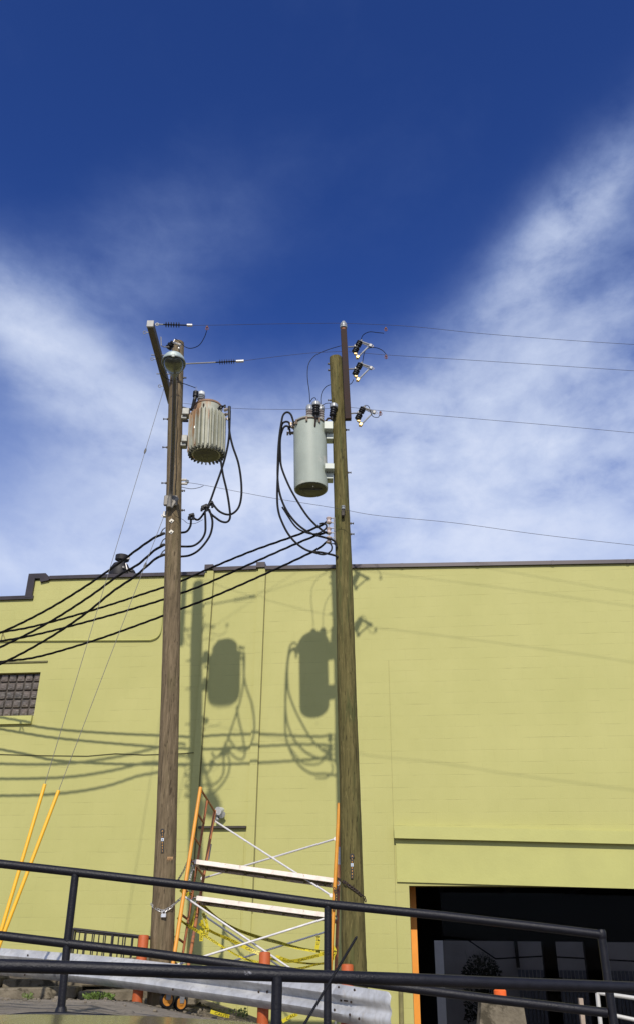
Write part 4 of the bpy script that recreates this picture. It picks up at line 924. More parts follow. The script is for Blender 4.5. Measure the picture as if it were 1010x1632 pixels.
drop('middle twisted cable from the right pole passing behind the left pole', [(521, 848), (500, 855), (455, 874), (390, 903), (330, 930), (285, 947), (240, 962), (150, 988), (60, 1011), (0, 1022), (-120, 1040)], oR, 1.56)
drop('lowest twisted cable from the right pole passing behind the left pole', [(521, 863), (504, 876), (470, 893), (400, 925), (340, 951), (285, 972), (240, 989), (150, 1021), (60, 1047), (0, 1055), (-120, 1072)], oR, 1.56)
drop('uppermost thick cable dropping left from the left pole', [(263, 850), (245, 858), (215, 879), (180, 905), (130, 939), (70, 975), (0, 1009), (-120, 1058)], oL, 2.2, r=.0115)
drop('middle thick cable dropping left from the left pole', [(263, 868), (247, 877), (220, 900), (190, 917), (140, 953), (75, 994), (0, 1032), (-120, 1085)], oL, 2.2, r=.0115)
drop('lowest thick cable dropping left from the left pole', [(263, 884), (248, 891), (215, 919), (180, 943), (130, 983), (70, 1022), (0, 1059), (-120, 1112)], oL, 2.2, r=.0115)
for i, (ya, yb_) in enumerate(((841, 850), (858, 868), (876, 884))):
    pp, r_ = pole_at(SPL, YL, yb_); mb = MB(); mb.tube([at(264, ya, YL), at(260, ya+3, YL), at(255, yb_+3, YL)], .009, 6); mb.tube([at(263, yb_, YL-.02), at(257, yb_+1, YL-.02)], .022, 8); obj('cable_grip', mb, M_IRONFENCE, poleL)
mb = MB(); a = wpl([(2, 1022)], [1.56])[0]; b = wpl([(5, 1009)], [1.56])[0]; mb.tube([b, a], .012, 6); mb.tube([b, wpl([(9, 1020)], [1.56])[0]], .010, 6)
tag(obj('cable_spacer', mb, mat('wooden_spacer', (.25, .22, .08), .8)), 'small forked spacer between the twisted cables at the far left', 'spacer')

# ------------------------------------------------------------------ guy wires
def guy(label, top, Yt, g0, g1, Yg, Yb):
    root = thing('guy_wire', label, 'guy wire', tuple(at(*g1, Yb))); a = at(*top, Yt); b = at(*g0, Yg); c = at(*g1, Yb)
    d = (c-b); 
    while c.z > gz(c.x, c.y): c = c+d*.05
    mb = MB(); mb.tube([a, b, c], .0042, 6); mb.lathe([(.012, -.05), (.02, 0), (.012, .05)], a.lerp(b, .22), (b-a), 8); obj('strand', mb, M_STRAND, root)
    mb = MB(); mb.tube([b, b.lerp(c, .3)+Vector((0, 0, -.004)), b.lerp(c, .6)+Vector((0, 0, -.005)), c], .021, 14); obj('guard', mb, M_GUARD, root)
guy('left guy wire from the crossarm ending in a yellow guard', (263.5, 614), (A0.lerp(A1, .78)).y, (72, 1250), (2, 1484), 10.7, 10.4)
guy('right guy wire from the middle of the left pole ending in a yellow guard', (262, 822), YL, (94, 1260), (2, 1500), 10.5, 10.2)
mb = MB(); q = at(263.5, 820, YL); mb.box(q, (.05, .06, .09), bev=.008); mb.torus(q+Vector((-.03, 0, -.02)), .02, .006, (0, 1, 0), 12, 6); obj('guy_bracket', mb, mat('guy_hook', (.5, .48, .44), .5, .4), poleL)

# ------------------------------------------------------------------ rooftop ventilator
q = wp(*(lambda u: (u, .9, 0))(U(198, 905, -.9))); zb = Z(198, 920, -.9)-.12
vt = thing('rooftop_ventilator', 'dark rooftop ventilator with a round cap behind the parapet left of the poles', 'ventilator', (q.x, q.y, zb)); mpv = mpp(Vector((q.x, q.y, zb)))
M_VENT = mat('dark_vent_metal', (.012, .010, .011), .6, .1, .4, 14)
def V(px, py, dv=0): u, z = wl(px, py, -.9-dv); return wp(u, .9+dv, z)
mb = MB(); mb.lathe([(.13, -.06), (.145, -.05), (.145, .05), (.12, .065), (.02, .07)], V(195.5, 889.5), (.06, -.1, 1), 24); obj('cap', mb, M_VENT, vt)
mb = MB(); mb.tube([V(195, 893), V(195, 901)], .05, 12); mb.box(V(205, 890, -.13), (.07, .02, .04), bev=.004); obj('neck', mb, M_STEEL, vt)
mb = MB(); mb.lathe([(.21, -.2), (.22, -.1), (.20, 0), (.15, .09), (.06, .12)], V(192, 906), (0, 0, 1), 20); mb.tube([V(181, 903, -.1), V(184, 914, -.1)], .05, 10); mb.box(V(204, 909, -.05), (.30, .2, .07), Matrix.Rotation(.35, 3, 'Y'), bev=.02); mb.box(V(206, 914), (.28, .25, .12), Matrix.Rotation(.25, 3, 'Y'), bev=.02); mb.tube([V(187, 897), V(183, 901), V(182, 918)], .022, 8)
obj('motor_housing', mb, M_VENT, vt)
mb = MB(); mb.tube([V(197, 903.5, -.22), V(197, 903.5, -.18)], .022, 12); mb.tube([V(201, 898, -.2), V(203.5, 909, -.2)], .012, 6); obj('fitting', mb, mat('light_fitting_metal', (.6, .58, .55), .4, .4), vt)

# ------------------------------------------------------------------ wall floodlight
fl = thing('floodlight', 'small white twin floodlight on the wall above the scaffold', 'floodlight', tuple(wp(U(350, 1296), -.05, Z(350, 1296))))
def Wp(px, py, o): u, z = wl(px, py, o); return wp(u, -o, z)
mb = MB(); mb.tube([Wp(347, 1295, .0), Wp(347, 1295, .10)], .05, 14); mb.tube([Wp(347, 1295, .08), Wp(346, 1294.5, .2)], .016, 8); obj('mount', mb, M_WHITE, fl)
mb = MB(); ax = Vector((-.5, -.8, -.25)); mb.lathe([(.025, -.08), (.045, -.04), (.06, .03), (.066, .06)], Wp(351.5, 1291.5, .16), ax, 20); mb.lathe([(.025, -.08), (.045, -.04), (.055, .03), (.06, .05)], Wp(352.5, 1296.5, .12), Vector((.5, -.7, -.5)), 20); obj('lamp_head', mb, mat('flood_white', (.55, .56, .55), .4), fl)
mb = MB(); mb.lathe([(.02, -.03), (.035, 0), (.03, .04), (.012, .055)], Wp(347.5, 1303.5, .1), Vector((0, -.5, -1)), 14); obj('sensor', mb, mat('sensor_grey', (.25, .26, .25), .3), fl)

# ------------------------------------------------------------------ scaffold
SF, SB = 11.9, 13.2
scf = thing('scaffold', 'orange rolling scaffold tower with two pale planks standing between the two poles', 'scaffold', tuple(grounded(400, 1590, 12.4)))
rs = .021
def post(name, p0, p1, Y0, Y1, m=M_SCAFF, r=rs):
    mb = MB(); mb.tube([at(*p0, Y0), at(*p1, Y1)], r, 12); return obj(name, mb, m, scf)
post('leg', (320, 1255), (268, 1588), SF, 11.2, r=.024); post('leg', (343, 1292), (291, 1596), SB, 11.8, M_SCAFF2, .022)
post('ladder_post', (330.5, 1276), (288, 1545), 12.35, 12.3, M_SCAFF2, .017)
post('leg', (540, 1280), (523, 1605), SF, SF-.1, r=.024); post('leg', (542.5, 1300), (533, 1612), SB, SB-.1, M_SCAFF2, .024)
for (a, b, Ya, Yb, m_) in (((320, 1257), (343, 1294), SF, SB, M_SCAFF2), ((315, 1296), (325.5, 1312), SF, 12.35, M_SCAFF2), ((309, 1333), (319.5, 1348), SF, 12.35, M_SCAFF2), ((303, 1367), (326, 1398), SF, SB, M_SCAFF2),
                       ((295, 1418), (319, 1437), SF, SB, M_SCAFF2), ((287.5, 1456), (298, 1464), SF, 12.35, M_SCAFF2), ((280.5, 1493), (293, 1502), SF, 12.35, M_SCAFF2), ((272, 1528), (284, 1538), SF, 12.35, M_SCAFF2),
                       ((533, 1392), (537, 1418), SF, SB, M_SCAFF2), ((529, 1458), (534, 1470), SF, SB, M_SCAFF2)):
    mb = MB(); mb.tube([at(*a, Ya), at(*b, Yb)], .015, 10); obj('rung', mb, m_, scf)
def plank(p0, p1, Ya, wdt):
    a, b = at(*p0, Ya), at(*p1, Ya+.05); d = (b-a).normalized(); yv = Vector((0, 1, -.07)); h = .058
    yv = (yv-d*yv.dot(d)).normalized(); zv = d.cross(yv); R = Matrix((d, yv, zv)).transposed(); L = (b-a).length; c = (a+b)/2-zv*h/2
    mb = MB(); mb.box(c, (L, .028, h), R, bev=.003); mb.box(c+yv*wdt, (L, .028, h), R, bev=.003)
    for s_ in (-1, 1): mb.box(c+yv*wdt/2+d*s_*(L/2-.02), (.04, wdt-.03, h*.8), R)
    o = obj('plank', mb, M_PLANK, scf, smooth=0)
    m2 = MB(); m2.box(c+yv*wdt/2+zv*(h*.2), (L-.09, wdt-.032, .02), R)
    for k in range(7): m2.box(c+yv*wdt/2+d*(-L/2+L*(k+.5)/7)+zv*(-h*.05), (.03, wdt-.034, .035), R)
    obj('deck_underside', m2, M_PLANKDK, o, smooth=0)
    m3 = MB()
    for s_ in (-1, 1):
        for j in (.1, .9): m3.torus(c+yv*wdt*j+d*s_*(L/2+.02)+zv*(-.02), .03, .009, yv, 12, 6)
    obj('hook', m3, M_STEEL, o)
plank((311, 1369.5), (536, 1400), SF+.12, .48); plank((314, 1427.5), (531, 1456), SF+.16, .48)
for (a, b, Ya, Yb) in (((342, 1308), (527, 1427), SB, SF), ((323, 1400), (534, 1337), SB-.05, SF+.1), ((293, 1428), (512, 1577), SF-.03, SF+.05), ((328, 1461), (496, 1574), SB, SB-.1), ((272, 1541), (527, 1461), SF-.05, SF-.05), ((332, 1544), (519, 1485), SB-.1, SB)):
    mb = MB(); mb.tube([at(*a, Ya), at(*b, Yb)], .013, 10); mb.tube([at(*a, Ya)+Vector((0, -.02, 0)), at(*a, Ya)+Vector((0, .02, 0))], .024, 10); mb.tube([at(*b, Yb)+Vector((0, -.02, 0)), at(*b, Yb)+Vector((0, .02, 0))], .024, 10); obj('cross_brace', mb, M_SILVER, scf)
mb = MB(); mb.tube([at(335.5, 1345, SB-.03), at(331.5, 1370, SB-.03)], .0245, 12); obj('leg_label', mb, mat('worn_label', (.30, .29, .30), .6, 0, .3, 30), scf)
mb = MB(); mb.tube([at(541, 1350, SB-.03), at(539.6, 1378, SB-.03)], .0262, 12); obj('leg_label', mb, mat('worn_label_grey', (.30, .29, .30), .6, 0, .3, 30), scf)
def caster(px, Y, gzf):
    c0 = at(px, 1600, Y); r = .088; c = Vector((c0.x, c0.y, gz(c0.x, c0.y)+r+.004)); axx = Vector((.55, -.83, 0))
    mb = MB(); mb.lathe([(r*.72, -.024), (r*.92, -.022), (r, -.010), (r, .010), (r*.92, .022), (r*.72, .024)], c, axx, 28); wh = obj('caster_wheel', mb, M_BLACKPOLY, scf)
    mb = MB(); mb.lathe([(.02, -.034), (.03, -.03), (r*.3, -.026), (r*.7, -.026), (r*.7, .026), (r*.3, .026), (.03, .03), (.02, .034)], c, axx, 24); obj('hub', mb, mat('orange_hub', (.48, .19, .02), .6, 0, .3, 20), wh)
    mb = MB(); tx = Vector((-axx.y, axx.x, 0)); zv = Vector((0, 0, 1))
    for s_ in (-1, 1): mb.prism([c+axx*.036*s_-tx*.025, c+axx*.036*s_+tx*.025, c+axx*.036*s_+tx*.04+zv*.12, c+axx*.036*s_-tx*.04+zv*.12], axx*.004)
    mb.box(c+zv*.125, (.09, .09, .012), Matrix.Rotation(math.atan2(axx.y, axx.x), 3, 'Z')); mb.tube([c+zv*.12, c+zv*.22], .016, 10); obj('caster_fork', mb, M_STEEL, wh)
caster(266, 11.1, 0); caster(288, 11.75, 0); caster(523, SF-.1, 0); caster(534, SB-.1, 0)

# ------------------------------------------------------------------ caution tape (ribbon with lettering)
TVS, TFS = text_mesh('CAUTION   CAUTION   CAUTION   CAUTION   CAUTION   CAUTION   ', .058)
def tape(label, pts, Y0, Y1, w_=.055, flip=0, twist=0.0, phase=0):
    w_ *= .78; twist = max(twist, .35)
    c = catmull(pl(pts, Y0, Y1), 8); S = [0]
    for a, b in zip(c, c[1:]): S.append(S[-1]+(b-a).length)
    root = None; mb = MB(); fr = []
    for i, p_ in enumerate(c):
        tg = (c[min(i+1, len(c)-1)]-c[max(i-1, 0)]).normalized(); nrm = tg.cross(YF).normalized()
        if nrm.z < 0: nrm = -nrm
        a = twist*math.sin(S[i]*3.1+phase)*1.4; wv = (nrm*math.cos(a)+YF*math.sin(a)); fr.append((p_, tg, wv))
    vs = []
    for p_, tg, wv in fr: vs += [p_-wv*w_/2, p_+wv*w_/2]
    mb.add(vs, [(2*i, 2*i+1, 2*i+3, 2*i+2) for i in range(len(c)-1)])
    o = obj('caution_tape', mb, M_TAPE, smooth=60); tag(o, label, 'tape', 'yellow caution tapes on the scaffold')
    im = MB(); L = S[-1]; rev = c[0].x > c[-1].x; vs = []; ok = []
    for v in TVS:
        s_ = v.x+.05; ok.append(s_ < L)
        s2 = min(s_, L-1e-4)
        if rev: s2 = L-s2
        i = max(0, min(len(S)-2, int(np.searchsorted(S, s2))-1)); u = (s2-S[i])/max(1e-6, S[i+1]-S[i])
        p_ = fr[i][0].lerp(fr[i+1][0], u); wv = fr[i][2].lerp(fr[i+1][2], u); tg = fr[i][1]
        nn_ = tg.cross(wv).normalized(); nn_ = nn_ if nn_.y < 0 else -nn_
        vs.append(p_+wv*(v.y-.02)*.7+nn_*.0025)
    fs = [f for f in TFS if all(ok[i] for i in f)]
    used = sorted({i for f in fs for i in f}); mp = {i: k for k, i in enumerate(used)}
    im.add([vs[i] for i in used], [tuple(mp[i] for i in f) for f in fs]); obj('lettering', im, M_TAPEINK, o, smooth=0)
tape('caution tape sagging from under the lower plank to the right frame', [(318, 1438), (345, 1462), (375, 1480), (410, 1493), (440, 1501), (480, 1512), (520, 1518)], 12.6, 12.6, twist=.5)
tape('caution tape running from the knot down to the brace crossing', [(318, 1472), (340, 1486), (370, 1499), (400, 1514), (440, 1528)], 12.3, 12.3, w_=.055, twist=.5, phase=1)
tape('long thin caution tape from the left leg sloping down right', [(283, 1463), (300, 1475), (330, 1493), (360, 1512), (390, 1528), (430, 1537)], 11.85, 12.3, w_=.045, twist=.7, phase=2)
tape('caution tape across the low middle of the scaffold', [(430, 1527), (460, 1532), (490, 1527), (520, 1518), (531, 1512)], 12.2, 12.2, twist=.3, phase=.5)
tape('lower caution tape just above the middle rail', [(440, 1524), (470, 1533), (500, 1536), (530, 1535)], 12.5, 12.4, w_=.04, twist=.6)
tape('lowest caution tape at the right frame', [(455, 1545), (480, 1543), (505, 1537), (524, 1534)], 12.1, 12.0, w_=.035, twist=.5)
tape('hanging end of caution tape at the left inside the scaffold', [(322, 1478), (321.5, 1488), (321, 1500)], 12.2, 12.2, w_=.06)
tape('hanging loop of caution tape right of the knot', [(324, 1455), (330, 1472), (331, 1486), (327, 1492), (325, 1480), (322, 1466)], 12.3, 12.25, w_=.05)
tape('crumpled caution tape bundle hanging in front of the back leg', [(315, 1437), (313, 1455), (307, 1470), (303, 1480)], 12.6, 12.5, w_=.07, twist=.3)
tape('short caution tape tail hanging near the right frame', [(506, 1492), (506, 1502), (504, 1513)], 12.4, 12.4, w_=.06)
tape('caution tape wound on the foot of the right frame', [(529, 1508), (533, 1516), (530, 1524), (529, 1530)], 11.9, 11.9, w_=.06, twist=.3)
tape('caution tape lying on the ground below the guardrail', [(336, 1612), (352, 1617), (366, 1620)], 11.6, 11.6, w_=.05)
tape('caution tape tied round the left leg above the rail', [(288, 1418), (297, 1426), (303, 1423)], 11.8, 12, w_=.05)
tape('short caution tape tail under the middle of the guardrail', [(450, 1628), (462, 1621), (474, 1616)], 11.5, 11.5, w_=.05)

# ------------------------------------------------------------------ chains
def chain(label, pts3, m, lock=None, link=.034, r=.0042):
    c = catmull(pts3, 10); S = [0]
    for a, b in zip(c, c[1:]): S.append(S[-1]+(b-a).length)
    n = int(S[-1]/(link*.78)); root = thing('chain', label, 'chain', tuple(c[0])); mb = MB()
    for i in range(n):
        s_ = (i+.5)*S[-1]/n; j = max(0, min(len(S)-2, int(np.searchsorted(S, s_))-1)); u = (s_-S[j])/(S[j+1]-S[j]); p_ = c[j].lerp(c[j+1], u); tg = (c[j+1]-c[j]).normalized()
        ax = tg.cross(Vector((0, 0, 1)) if i % 2 else Vector((0, 1, .01))).normalized()
        ax = ax if i % 2 else tg.cross(ax).normalized()
        mb.torus(p_, link*.30, r, ax, 10, 5, 1.7, tg)
    obj('links', mb, m, root)
    if lock is not None:
        lm = MB(); lm.box(lock+Vector((0, -.01, -.05)), (.06, .03, .045), bev=.008); lm.torus(lock+Vector((0, -.01, -.02)), .02, .005, (0, 1, 0), 12, 6, 1.2, (0, 0, 1)); obj('padlock', lm, mat('bright_padlock', (.85, .83, .8), .25, .6), root)
def onpole(spec, Y, px, py, off=.012):
    p, r_ = pole_at(spec, Y, py); q = at(px, py, Y); dx = max(-r_, min(r_, q.x-p.x)); yy = p.y-math.sqrt(max(0, r_*r_-dx*dx))-off
    return at(px, py, yy)
cl_ = [(241.5, 1440), (245, 1445), (252, 1449.5), (260, 1452)]
pts = [onpole(SPL, YL, x, y) for x, y in cl_] + [onpole(SPL, YL, 270, 1448), onpole(SPL, YL, 277, 1442), at(284, 1436, 11.75), at(291, 1430, 11.85)]
M_CHAIN = mat('zinc_chain', (.45, .44, .42), .4, .6, .2)
chain('bright zinc chain with padlock looped across the left pole', pts, M_CHAIN, lock=onpole(SPL, YL, 262, 1452, .02), link=.042, r=.005)
chain('thin chain hanging between the left pole and the upper left leg of the scaffold', [at(281, 1409, YL), at(287, 1398, 11.7), at(293, 1388, 11.8), at(300, 1372, SF)], mat('dull_chain', (.14, .13, .12), .5, .5))
chain('pale chain hanging inside the left frame of the scaffold', [at(308, 1380, 12.1), at(306, 1390, 12.1), at(303, 1402, 12.1), at(301, 1412, 12.1)], M_CHAIN)
chain('dark rusty chain wrapped round the right pole', [at(536, 1400, SF), onpole(SPR, YR, 547, 1405), onpole(SPR, YR, 555, 1411), onpole(SPR, YR, 566, 1419), onpole(SPR, YR, 574, 1426), onpole(SPR, YR, 580, 1431), onpole(SPR, YR, 582.3, 1437)], mat('rusty_chain', (.045, .03, .025), .7, .3), link=.046, r=.0065)
chain('short rusty chain hanging on the right frame of the scaffold', [at(532, 1415, 11.8), at(535, 1425, 11.8), at(534, 1440, 11.8), at(531, 1450, 11.8)], mat('rusty_chain_short', (.07, .05, .04), .7, .3), link=.04, r=.006)

# ------------------------------------------------------------------ guardrail
gr = thing('guardrail', 'weathered galvanised guardrail in front of the poles with white stains and rust', 'guardrail', tuple(grounded(420, 1600, 10.2)))
def gy(px): return interp(px, [-400, 0, 264, 620], [14.4, 12.4, 11.0, 9.1])
mids = [(-400, 1506), (-150, 1521), (0, 1532.5), (100, 1541), (200, 1551), (300, 1564), (400, 1577), (500, 1591.5), (560, 1602), (624, 1613)]
rp = catmull([at(x, y, gy(x)) for x, y in mids], 5)
WPROF = [(-.155, .0), (-.150, .012), (-.125, .03), (-.10, .065), (-.075, .078), (-.05, .065), (-.02, .01), (0, .0), (.02, .01), (.05, .065), (.075, .078), (.10, .065), (.125, .03), (.150, .012), (.155, .0)]
def rail_mesh(path, prof_scale=lambda i, n: 1.0, off=0.0, dscale=None):
    mb = MB(); vs = []; n = len(path)
    for i, p_ in enumerate(path):
        tg = (path[min(i+1, n-1)]-path[max(i-1, 0)]).normalized(); nr = tg.cross(Vector((0, 0, 1))).normalized(); nr = nr if nr.y < 0 else -nr
        k = prof_scale(i, n)
        kd = dscale(i, n) if dscale else 1.0
        for z, d in WPROF: vs.append(p_+Vector((0, 0, z*k))+nr*(d*kd+off))
        for z, d in reversed(WPROF): vs.append(p_+Vector((0, 0, z*k))+nr*(d*kd+off-.004))
    m_ = 2*len(WPROF)
    mb.add(vs, [(i*m_+k, i*m_+(k+1) % m_, (i+1)*m_+(k+1) % m_, (i+1)*m_+k) for i in range(n-1) for k in range(m_)] + [tuple(range(m_))[::-1], tuple((n-1)*m_+k for k in range(m_))])
    return mb
cut = [i for i, p_ in enumerate(rp)]
jx = next(i for i, p_ in enumerate(rp) if CX+F*((p_-EYE).dot(RT))/depth(p_) > 530)
obj('rail_beam', rail_mesh(rp[:jx+1]), M_RAIL, gr, smooth=50)
endp = [rp[jx].lerp(rp[-1], k/24) for k in range(25)]; Lp = (rp[-1]-rp[jx]).length
def es(i, n):
    s_ = (n-1-i)/(n-1)*Lp; r = .05; return 1.04 if s_ > r else 1.04*(1-.22*(1-math.sqrt(max(0, 1-((r-s_)/r)**2))))
obj('end_terminal', rail_mesh(endp, es, .006, lambda i, n: 1-.72*min(1, max(0, (i/(n-1)-.15)/.75))), M_RAIL, gr, smooth=50)
M_HOLE = mat('bolt_hole', (.03, .018, .012), .9)
hm = MB()
def railpt(px, dz, d=.012):
    best = min(range(len(rp)-1), key=lambda i: abs(CX+F*((rp[i]-EYE).dot(RT))/depth(rp[i])-px)); i = best
    x0 = CX+F*((rp[i]-EYE).dot(RT))/depth(rp[i]); x1 = CX+F*((rp[i+1]-EYE).dot(RT))/depth(rp[i+1]); u = (px-x0)/(x1-x0); p_ = rp[i].lerp(rp[i+1], u)
    tg = (rp[i+1]-rp[i]).normalized(); nr = tg.cross(Vector((0, 0, 1))).normalized(); nr = nr if nr.y < 0 else -nr
    return p_+Vector((0, 0, dz))+nr*(d+interp(dz, [a for a, b in WPROF], [b for a, b in WPROF])), tg, nr
for px, dz in ((547, .03), (563, .03), (543, .135), (568, .135), (566, -.07), (541, -.055), (580, -.09), (427, .0), (414, -.01), (229, -.0), (213, -.01), (47, -.12), (285, -.09), (50, .10)):
    q, tg, nr = railpt(px, dz); hm.lathe([(.011, 0), (.013, .004), (.009, .008)], q-nr*.004, nr, 10)
q, tg, nr = railpt(555, .032); hm.box(q, (.05, .004, .014), Matrix((tg, nr, Vector((0, 0, 1)))).transposed())
obj('bolt_holes', hm, M_HOLE, gr)
def gpost(px, ytop, ybot, Y, parent):
    a, b = at(px[0], ytop, Y), at(px[1], ybot, Y); mb = MB(); r = .061
    b = b+(b-a)*.12
    dz = (a-b).normalized(); L = (a-b).length
    mb.lathe([(r, 0), (r, L-.012), (r*.9, L), (r*.6, L+.004), (.01, L+.005)], b, dz, 22); return obj('post', mb, M_POSTORANGE, parent)
gpost((230, 219), 1490.5, 1597, gy(225)+.14, gr); gpost((422.5, 419), 1517.5, 1626, gy(420)+.12, gr); gpost((553, 552.5), 1537, 1650, gy(553)+.12, gr)

# ------------------------------------------------------------------ iron stair fence by the wall
fc = thing('iron_fence', 'low black iron picket fence by the wall behind the guardrail', 'fence', tuple(grounded(180, 1560, 13.4)))
def fence_panel(x0, y0, x1, y1, Ya, Yb, n, h, sk=0):
    a, b = at(x0, y0, Ya), at(x1, y1, Yb); mb = MB(); mb.tube([a, b], .018, 8); mb.tube([a-Vector((0, 0, h-.06)), b-Vector((0, 0, h-.06))], .014, 8); obj('top_rail', mb, M_IRONFENCE, fc)
    mb = MB()
    for i in range(n+1):
        q = a.lerp(b, i/n); mb.tube([q, q-Vector((0, 0, h))], .009 if i % 6 else .014, 6)
    obj('pickets', mb, M_IRONFENCE, fc)
fence_panel(118, 1480.5, 243, 1494.5, 13.2, 13.0, 12, .62); fence_panel(121, 1484, 243, 1496, 14.3, 14.2, 8, .62)
mb = MB(); mb.tube([at(116, 1482, 13.2), at(100, 1524, 13.2)], .014, 8); mb.tube([at(118, 1480.5, 13.2), at(121, 1484, 14.3)], .016, 8); obj('end_brace', mb, M_IRONFENCE, fc)

# ------------------------------------------------------------------ near railings
def pipes(root, name, segs, r, m=M_BLACKPIPE):
    for pts in segs:
        mb = MB(); mb.tube(pts, r, 20); obj(name, mb, m, root)
YA = 7.5
ra = thing('ramp_railing', 'sloping black pipe railing descending to the right with a square far corner', 'railing', tuple(grounded(95, 1615, YA)))
def seg(pts, Y): return [at(x, y, Y) for x, y in pts]
rA = .033
pipes(ra, 'top_rail', [seg([(-300, 1343), (0, 1376.5), (120, 1390), (322, 1413.5), (522, 1441), (700, 1459), (880, 1480), (957, 1489.5)], YA)], rA)
pipes(ra, 'middle_rail', [seg([(-300, 1457), (0, 1491), (105, 1503.5), (240, 1519), (400, 1541), (520, 1557), (610, 1569.5), (780, 1592), (966, 1614)], YA)], rA)
pts = seg([(121, 1391), (108, 1500), (97, 1617)], YA); pipes(ra, 'post', [pts], .031)
mb = MB(); f0 = pts[-1]; mb.lathe([(.075, -.01), (.075, .004), (.05, .012), (.038, .05), (.034, .055)], f0, n=20); obj('base_flange', mb, M_BLACKPIPE, ra)
a = at(522, 1442, YA); pipes(ra, 'post', [[a, Vector((a.x, a.y, gz(a.x, a.y)))]], .030)
a = at(957.5, 1489.5, YA); b = at(972, 1595, YA); b = b+(b-a)*1.2; mb = MB(); mb.tube([a, b], rA, 20); mb.lathe([(.0335, -.03), (.038, -.02), (.038, .02), (.03, .036)], a, (0, 0, 1), 16); obj('post', mb, M_BLACKPIPE, ra)
YB2 = 5.1
rb = thing('pipe_handrail', 'thick black pipe handrail crossing low and nearly level in front of the guardrail', 'railing', tuple(grounded(440, 1640, YB2)))
hp = [(-300, 1532), (0, 1539), (130, 1542.5), (300, 1549), (440, 1554), (620, 1560), (800, 1567), (1010, 1574), (1300, 1583)]
mb = MB(); mb.tube([at(x, y, interp(x, [-300, 0, 620, 1010, 1300], [5.0, 5.05, 5.35, 6.0, 6.4])) for x, y in hp], .0325, 22); obj('top_rail', mb, M_BLACKPIPE, rb)
a = at(442, 1556, 5.25); b = at(441, 1650, 5.25); mb = MB(); mb.tube([a, Vector((b.x, a.y, -1.02))], .029, 20); obj('post', mb, M_BLACKPIPE, rb)
a = at(-260, 1534, 5.0); mb = MB(); mb.tube([a, Vector((a.x, a.y, -1.02))], .029, 20); obj('post', mb, M_BLACKPIPE, rb)

# ------------------------------------------------------------------ parked car whose roof edge shows at the bottom left
M_CAR = mat('glossy_car_paint', (.012, .014, .018), .22, .1, .05, 2, .03, 5, spec=.9, coat=1)
M_CARG = mat('dark_car_glass', (.008, .010, .010), .04, 0, .0, 2, spec=1.0)
M_RUBBER = mat('tyre_rubber', (.015, .015, .015), .8)
roofz = .455; cy0, cy1 = 1.75, 3.15
car = thing('parked_car', 'glossy dark parked car whose roof edge and aerial show at the bottom', 'car', (-1.2, 2.5, -1.0))
# loft of cross sections along X (car faces -X)
st = [(-3.05, -.45, .50, .60), (-2.9, -.10, .72, .68), (-2.2, .0, .78, .72), (-1.75, .06, .80, .74)]
def body_sec(x, zl, zh, hw):
    yc = 2.45; return [(x, yc-hw, zl), (x, yc-hw*1.02, zl+(zh-zl)*.5), (x, yc-hw*.97, zh-.05), (x, yc-hw*.85, zh), (x, yc+hw*.85, zh), (x, yc+hw*.97, zh-.05), (x, yc+hw*1.02, zl+(zh-zl)*.5), (x, yc+hw, zl)]
bs = [(-3.35, -.65, -.42, .70), (-3.25, -.78, -.28, .80), (-2.9, -.80, -.16, .86), (-2.2, -.80, -.06, .90), (-1.0, -.80, -.03, .91), (.2, -.80, -.04, .91), (.75, -.78, -.10, .88), (1.05, -.74, -.16, .82), (1.12, -.62, -.25, .74)]
vs = []; 
for s_ in bs: vs += body_sec(*s_)
n = len(bs); mb = MB(); mb.add(vs, [(i*8+k, i*8+(k+1) % 8, (i+1)*8+(k+1) % 8, (i+1)*8+k) for i in range(n-1) for k in range(8)] + [tuple(range(8)), tuple((n-1)*8+k for k in range(8))])
o = obj('body', mb, M_CAR, car, smooth=50)
cs = [(-2.45, -.06, -.05, .80), (-1.75, -.07, .415, .66), (-1.25, -.07, .452, .65), (-.85, -.07, .460, .64), (-.5, -.07, .459, .64), (-.2, -.07, .447, .64), (.1, -.07, .41, .65), (.75, -.08, -.04, .78)]
vs = []
for x, zl, zh, hw in cs:
    yc = 2.45; zl = -.07; vs += [(x, yc-.86, zl), (x, yc-hw-.06, zl+(zh-zl)*.6), (x, yc-hw, zh-.035), (x, yc-hw*.86, zh-.006), (x, yc, zh+.001), (x, yc+hw*.86, zh), (x, yc+hw, zh-.035), (x, yc+hw+.06, zl+(zh-zl)*.6), (x, yc+.86, zl)]
n = len(cs); k9 = 9; mb = MB()
fs = []; mi = []
for i in range(n-1):
    for k in range(8):
        fs.append((i*k9+k, i*k9+k+1, (i+1)*k9+k+1, (i+1)*k9+k)); mi.append(1 if (i in (0, n-2) or k in (0, 1, 6, 7)) and not (i in (2,) and k in (0, 1, 6, 7)) else 0)
mb.v = [Vector(v) for v in vs]; mb.f = fs; mb.m = mi; obj('cabin', mb, [M_CAR, M_CARG], car, smooth=60)
for x in (-2.6, .35):
    for yy in (1.68, 3.22):
        mb = MB(); mb.lathe([(.2, -.1), (.30, -.09), (.32, -.06), (.32, .06), (.30, .09), (.2, .1)], (x, yy, -.68), (0, 1, 0), 28); wo_ = obj('wheel', mb, M_RUBBER, car); mb = MB(); mb.lathe([(.05, -.105), (.2, -.095), (.2, .095), (.05, .105)], (x, yy, -.68), (0, 1, 0), 20); obj('rim', mb, M_STEEL, wo_)
for z_ in (-1,): pass
p1 = at(568, 1493, 2.9); p0 = at(484, 1634, 2.6); dd = p0-p1; pb_ = p0+dd*.12
mb = MB(); mb.tube([p1, p0+dd*.0, pb_], [.0026, .0032, .010], 8); 
for k in range(60): mb.torus(p1.lerp(p0, .02+k/60), 0.0034, .0009, dd, 8, 4)
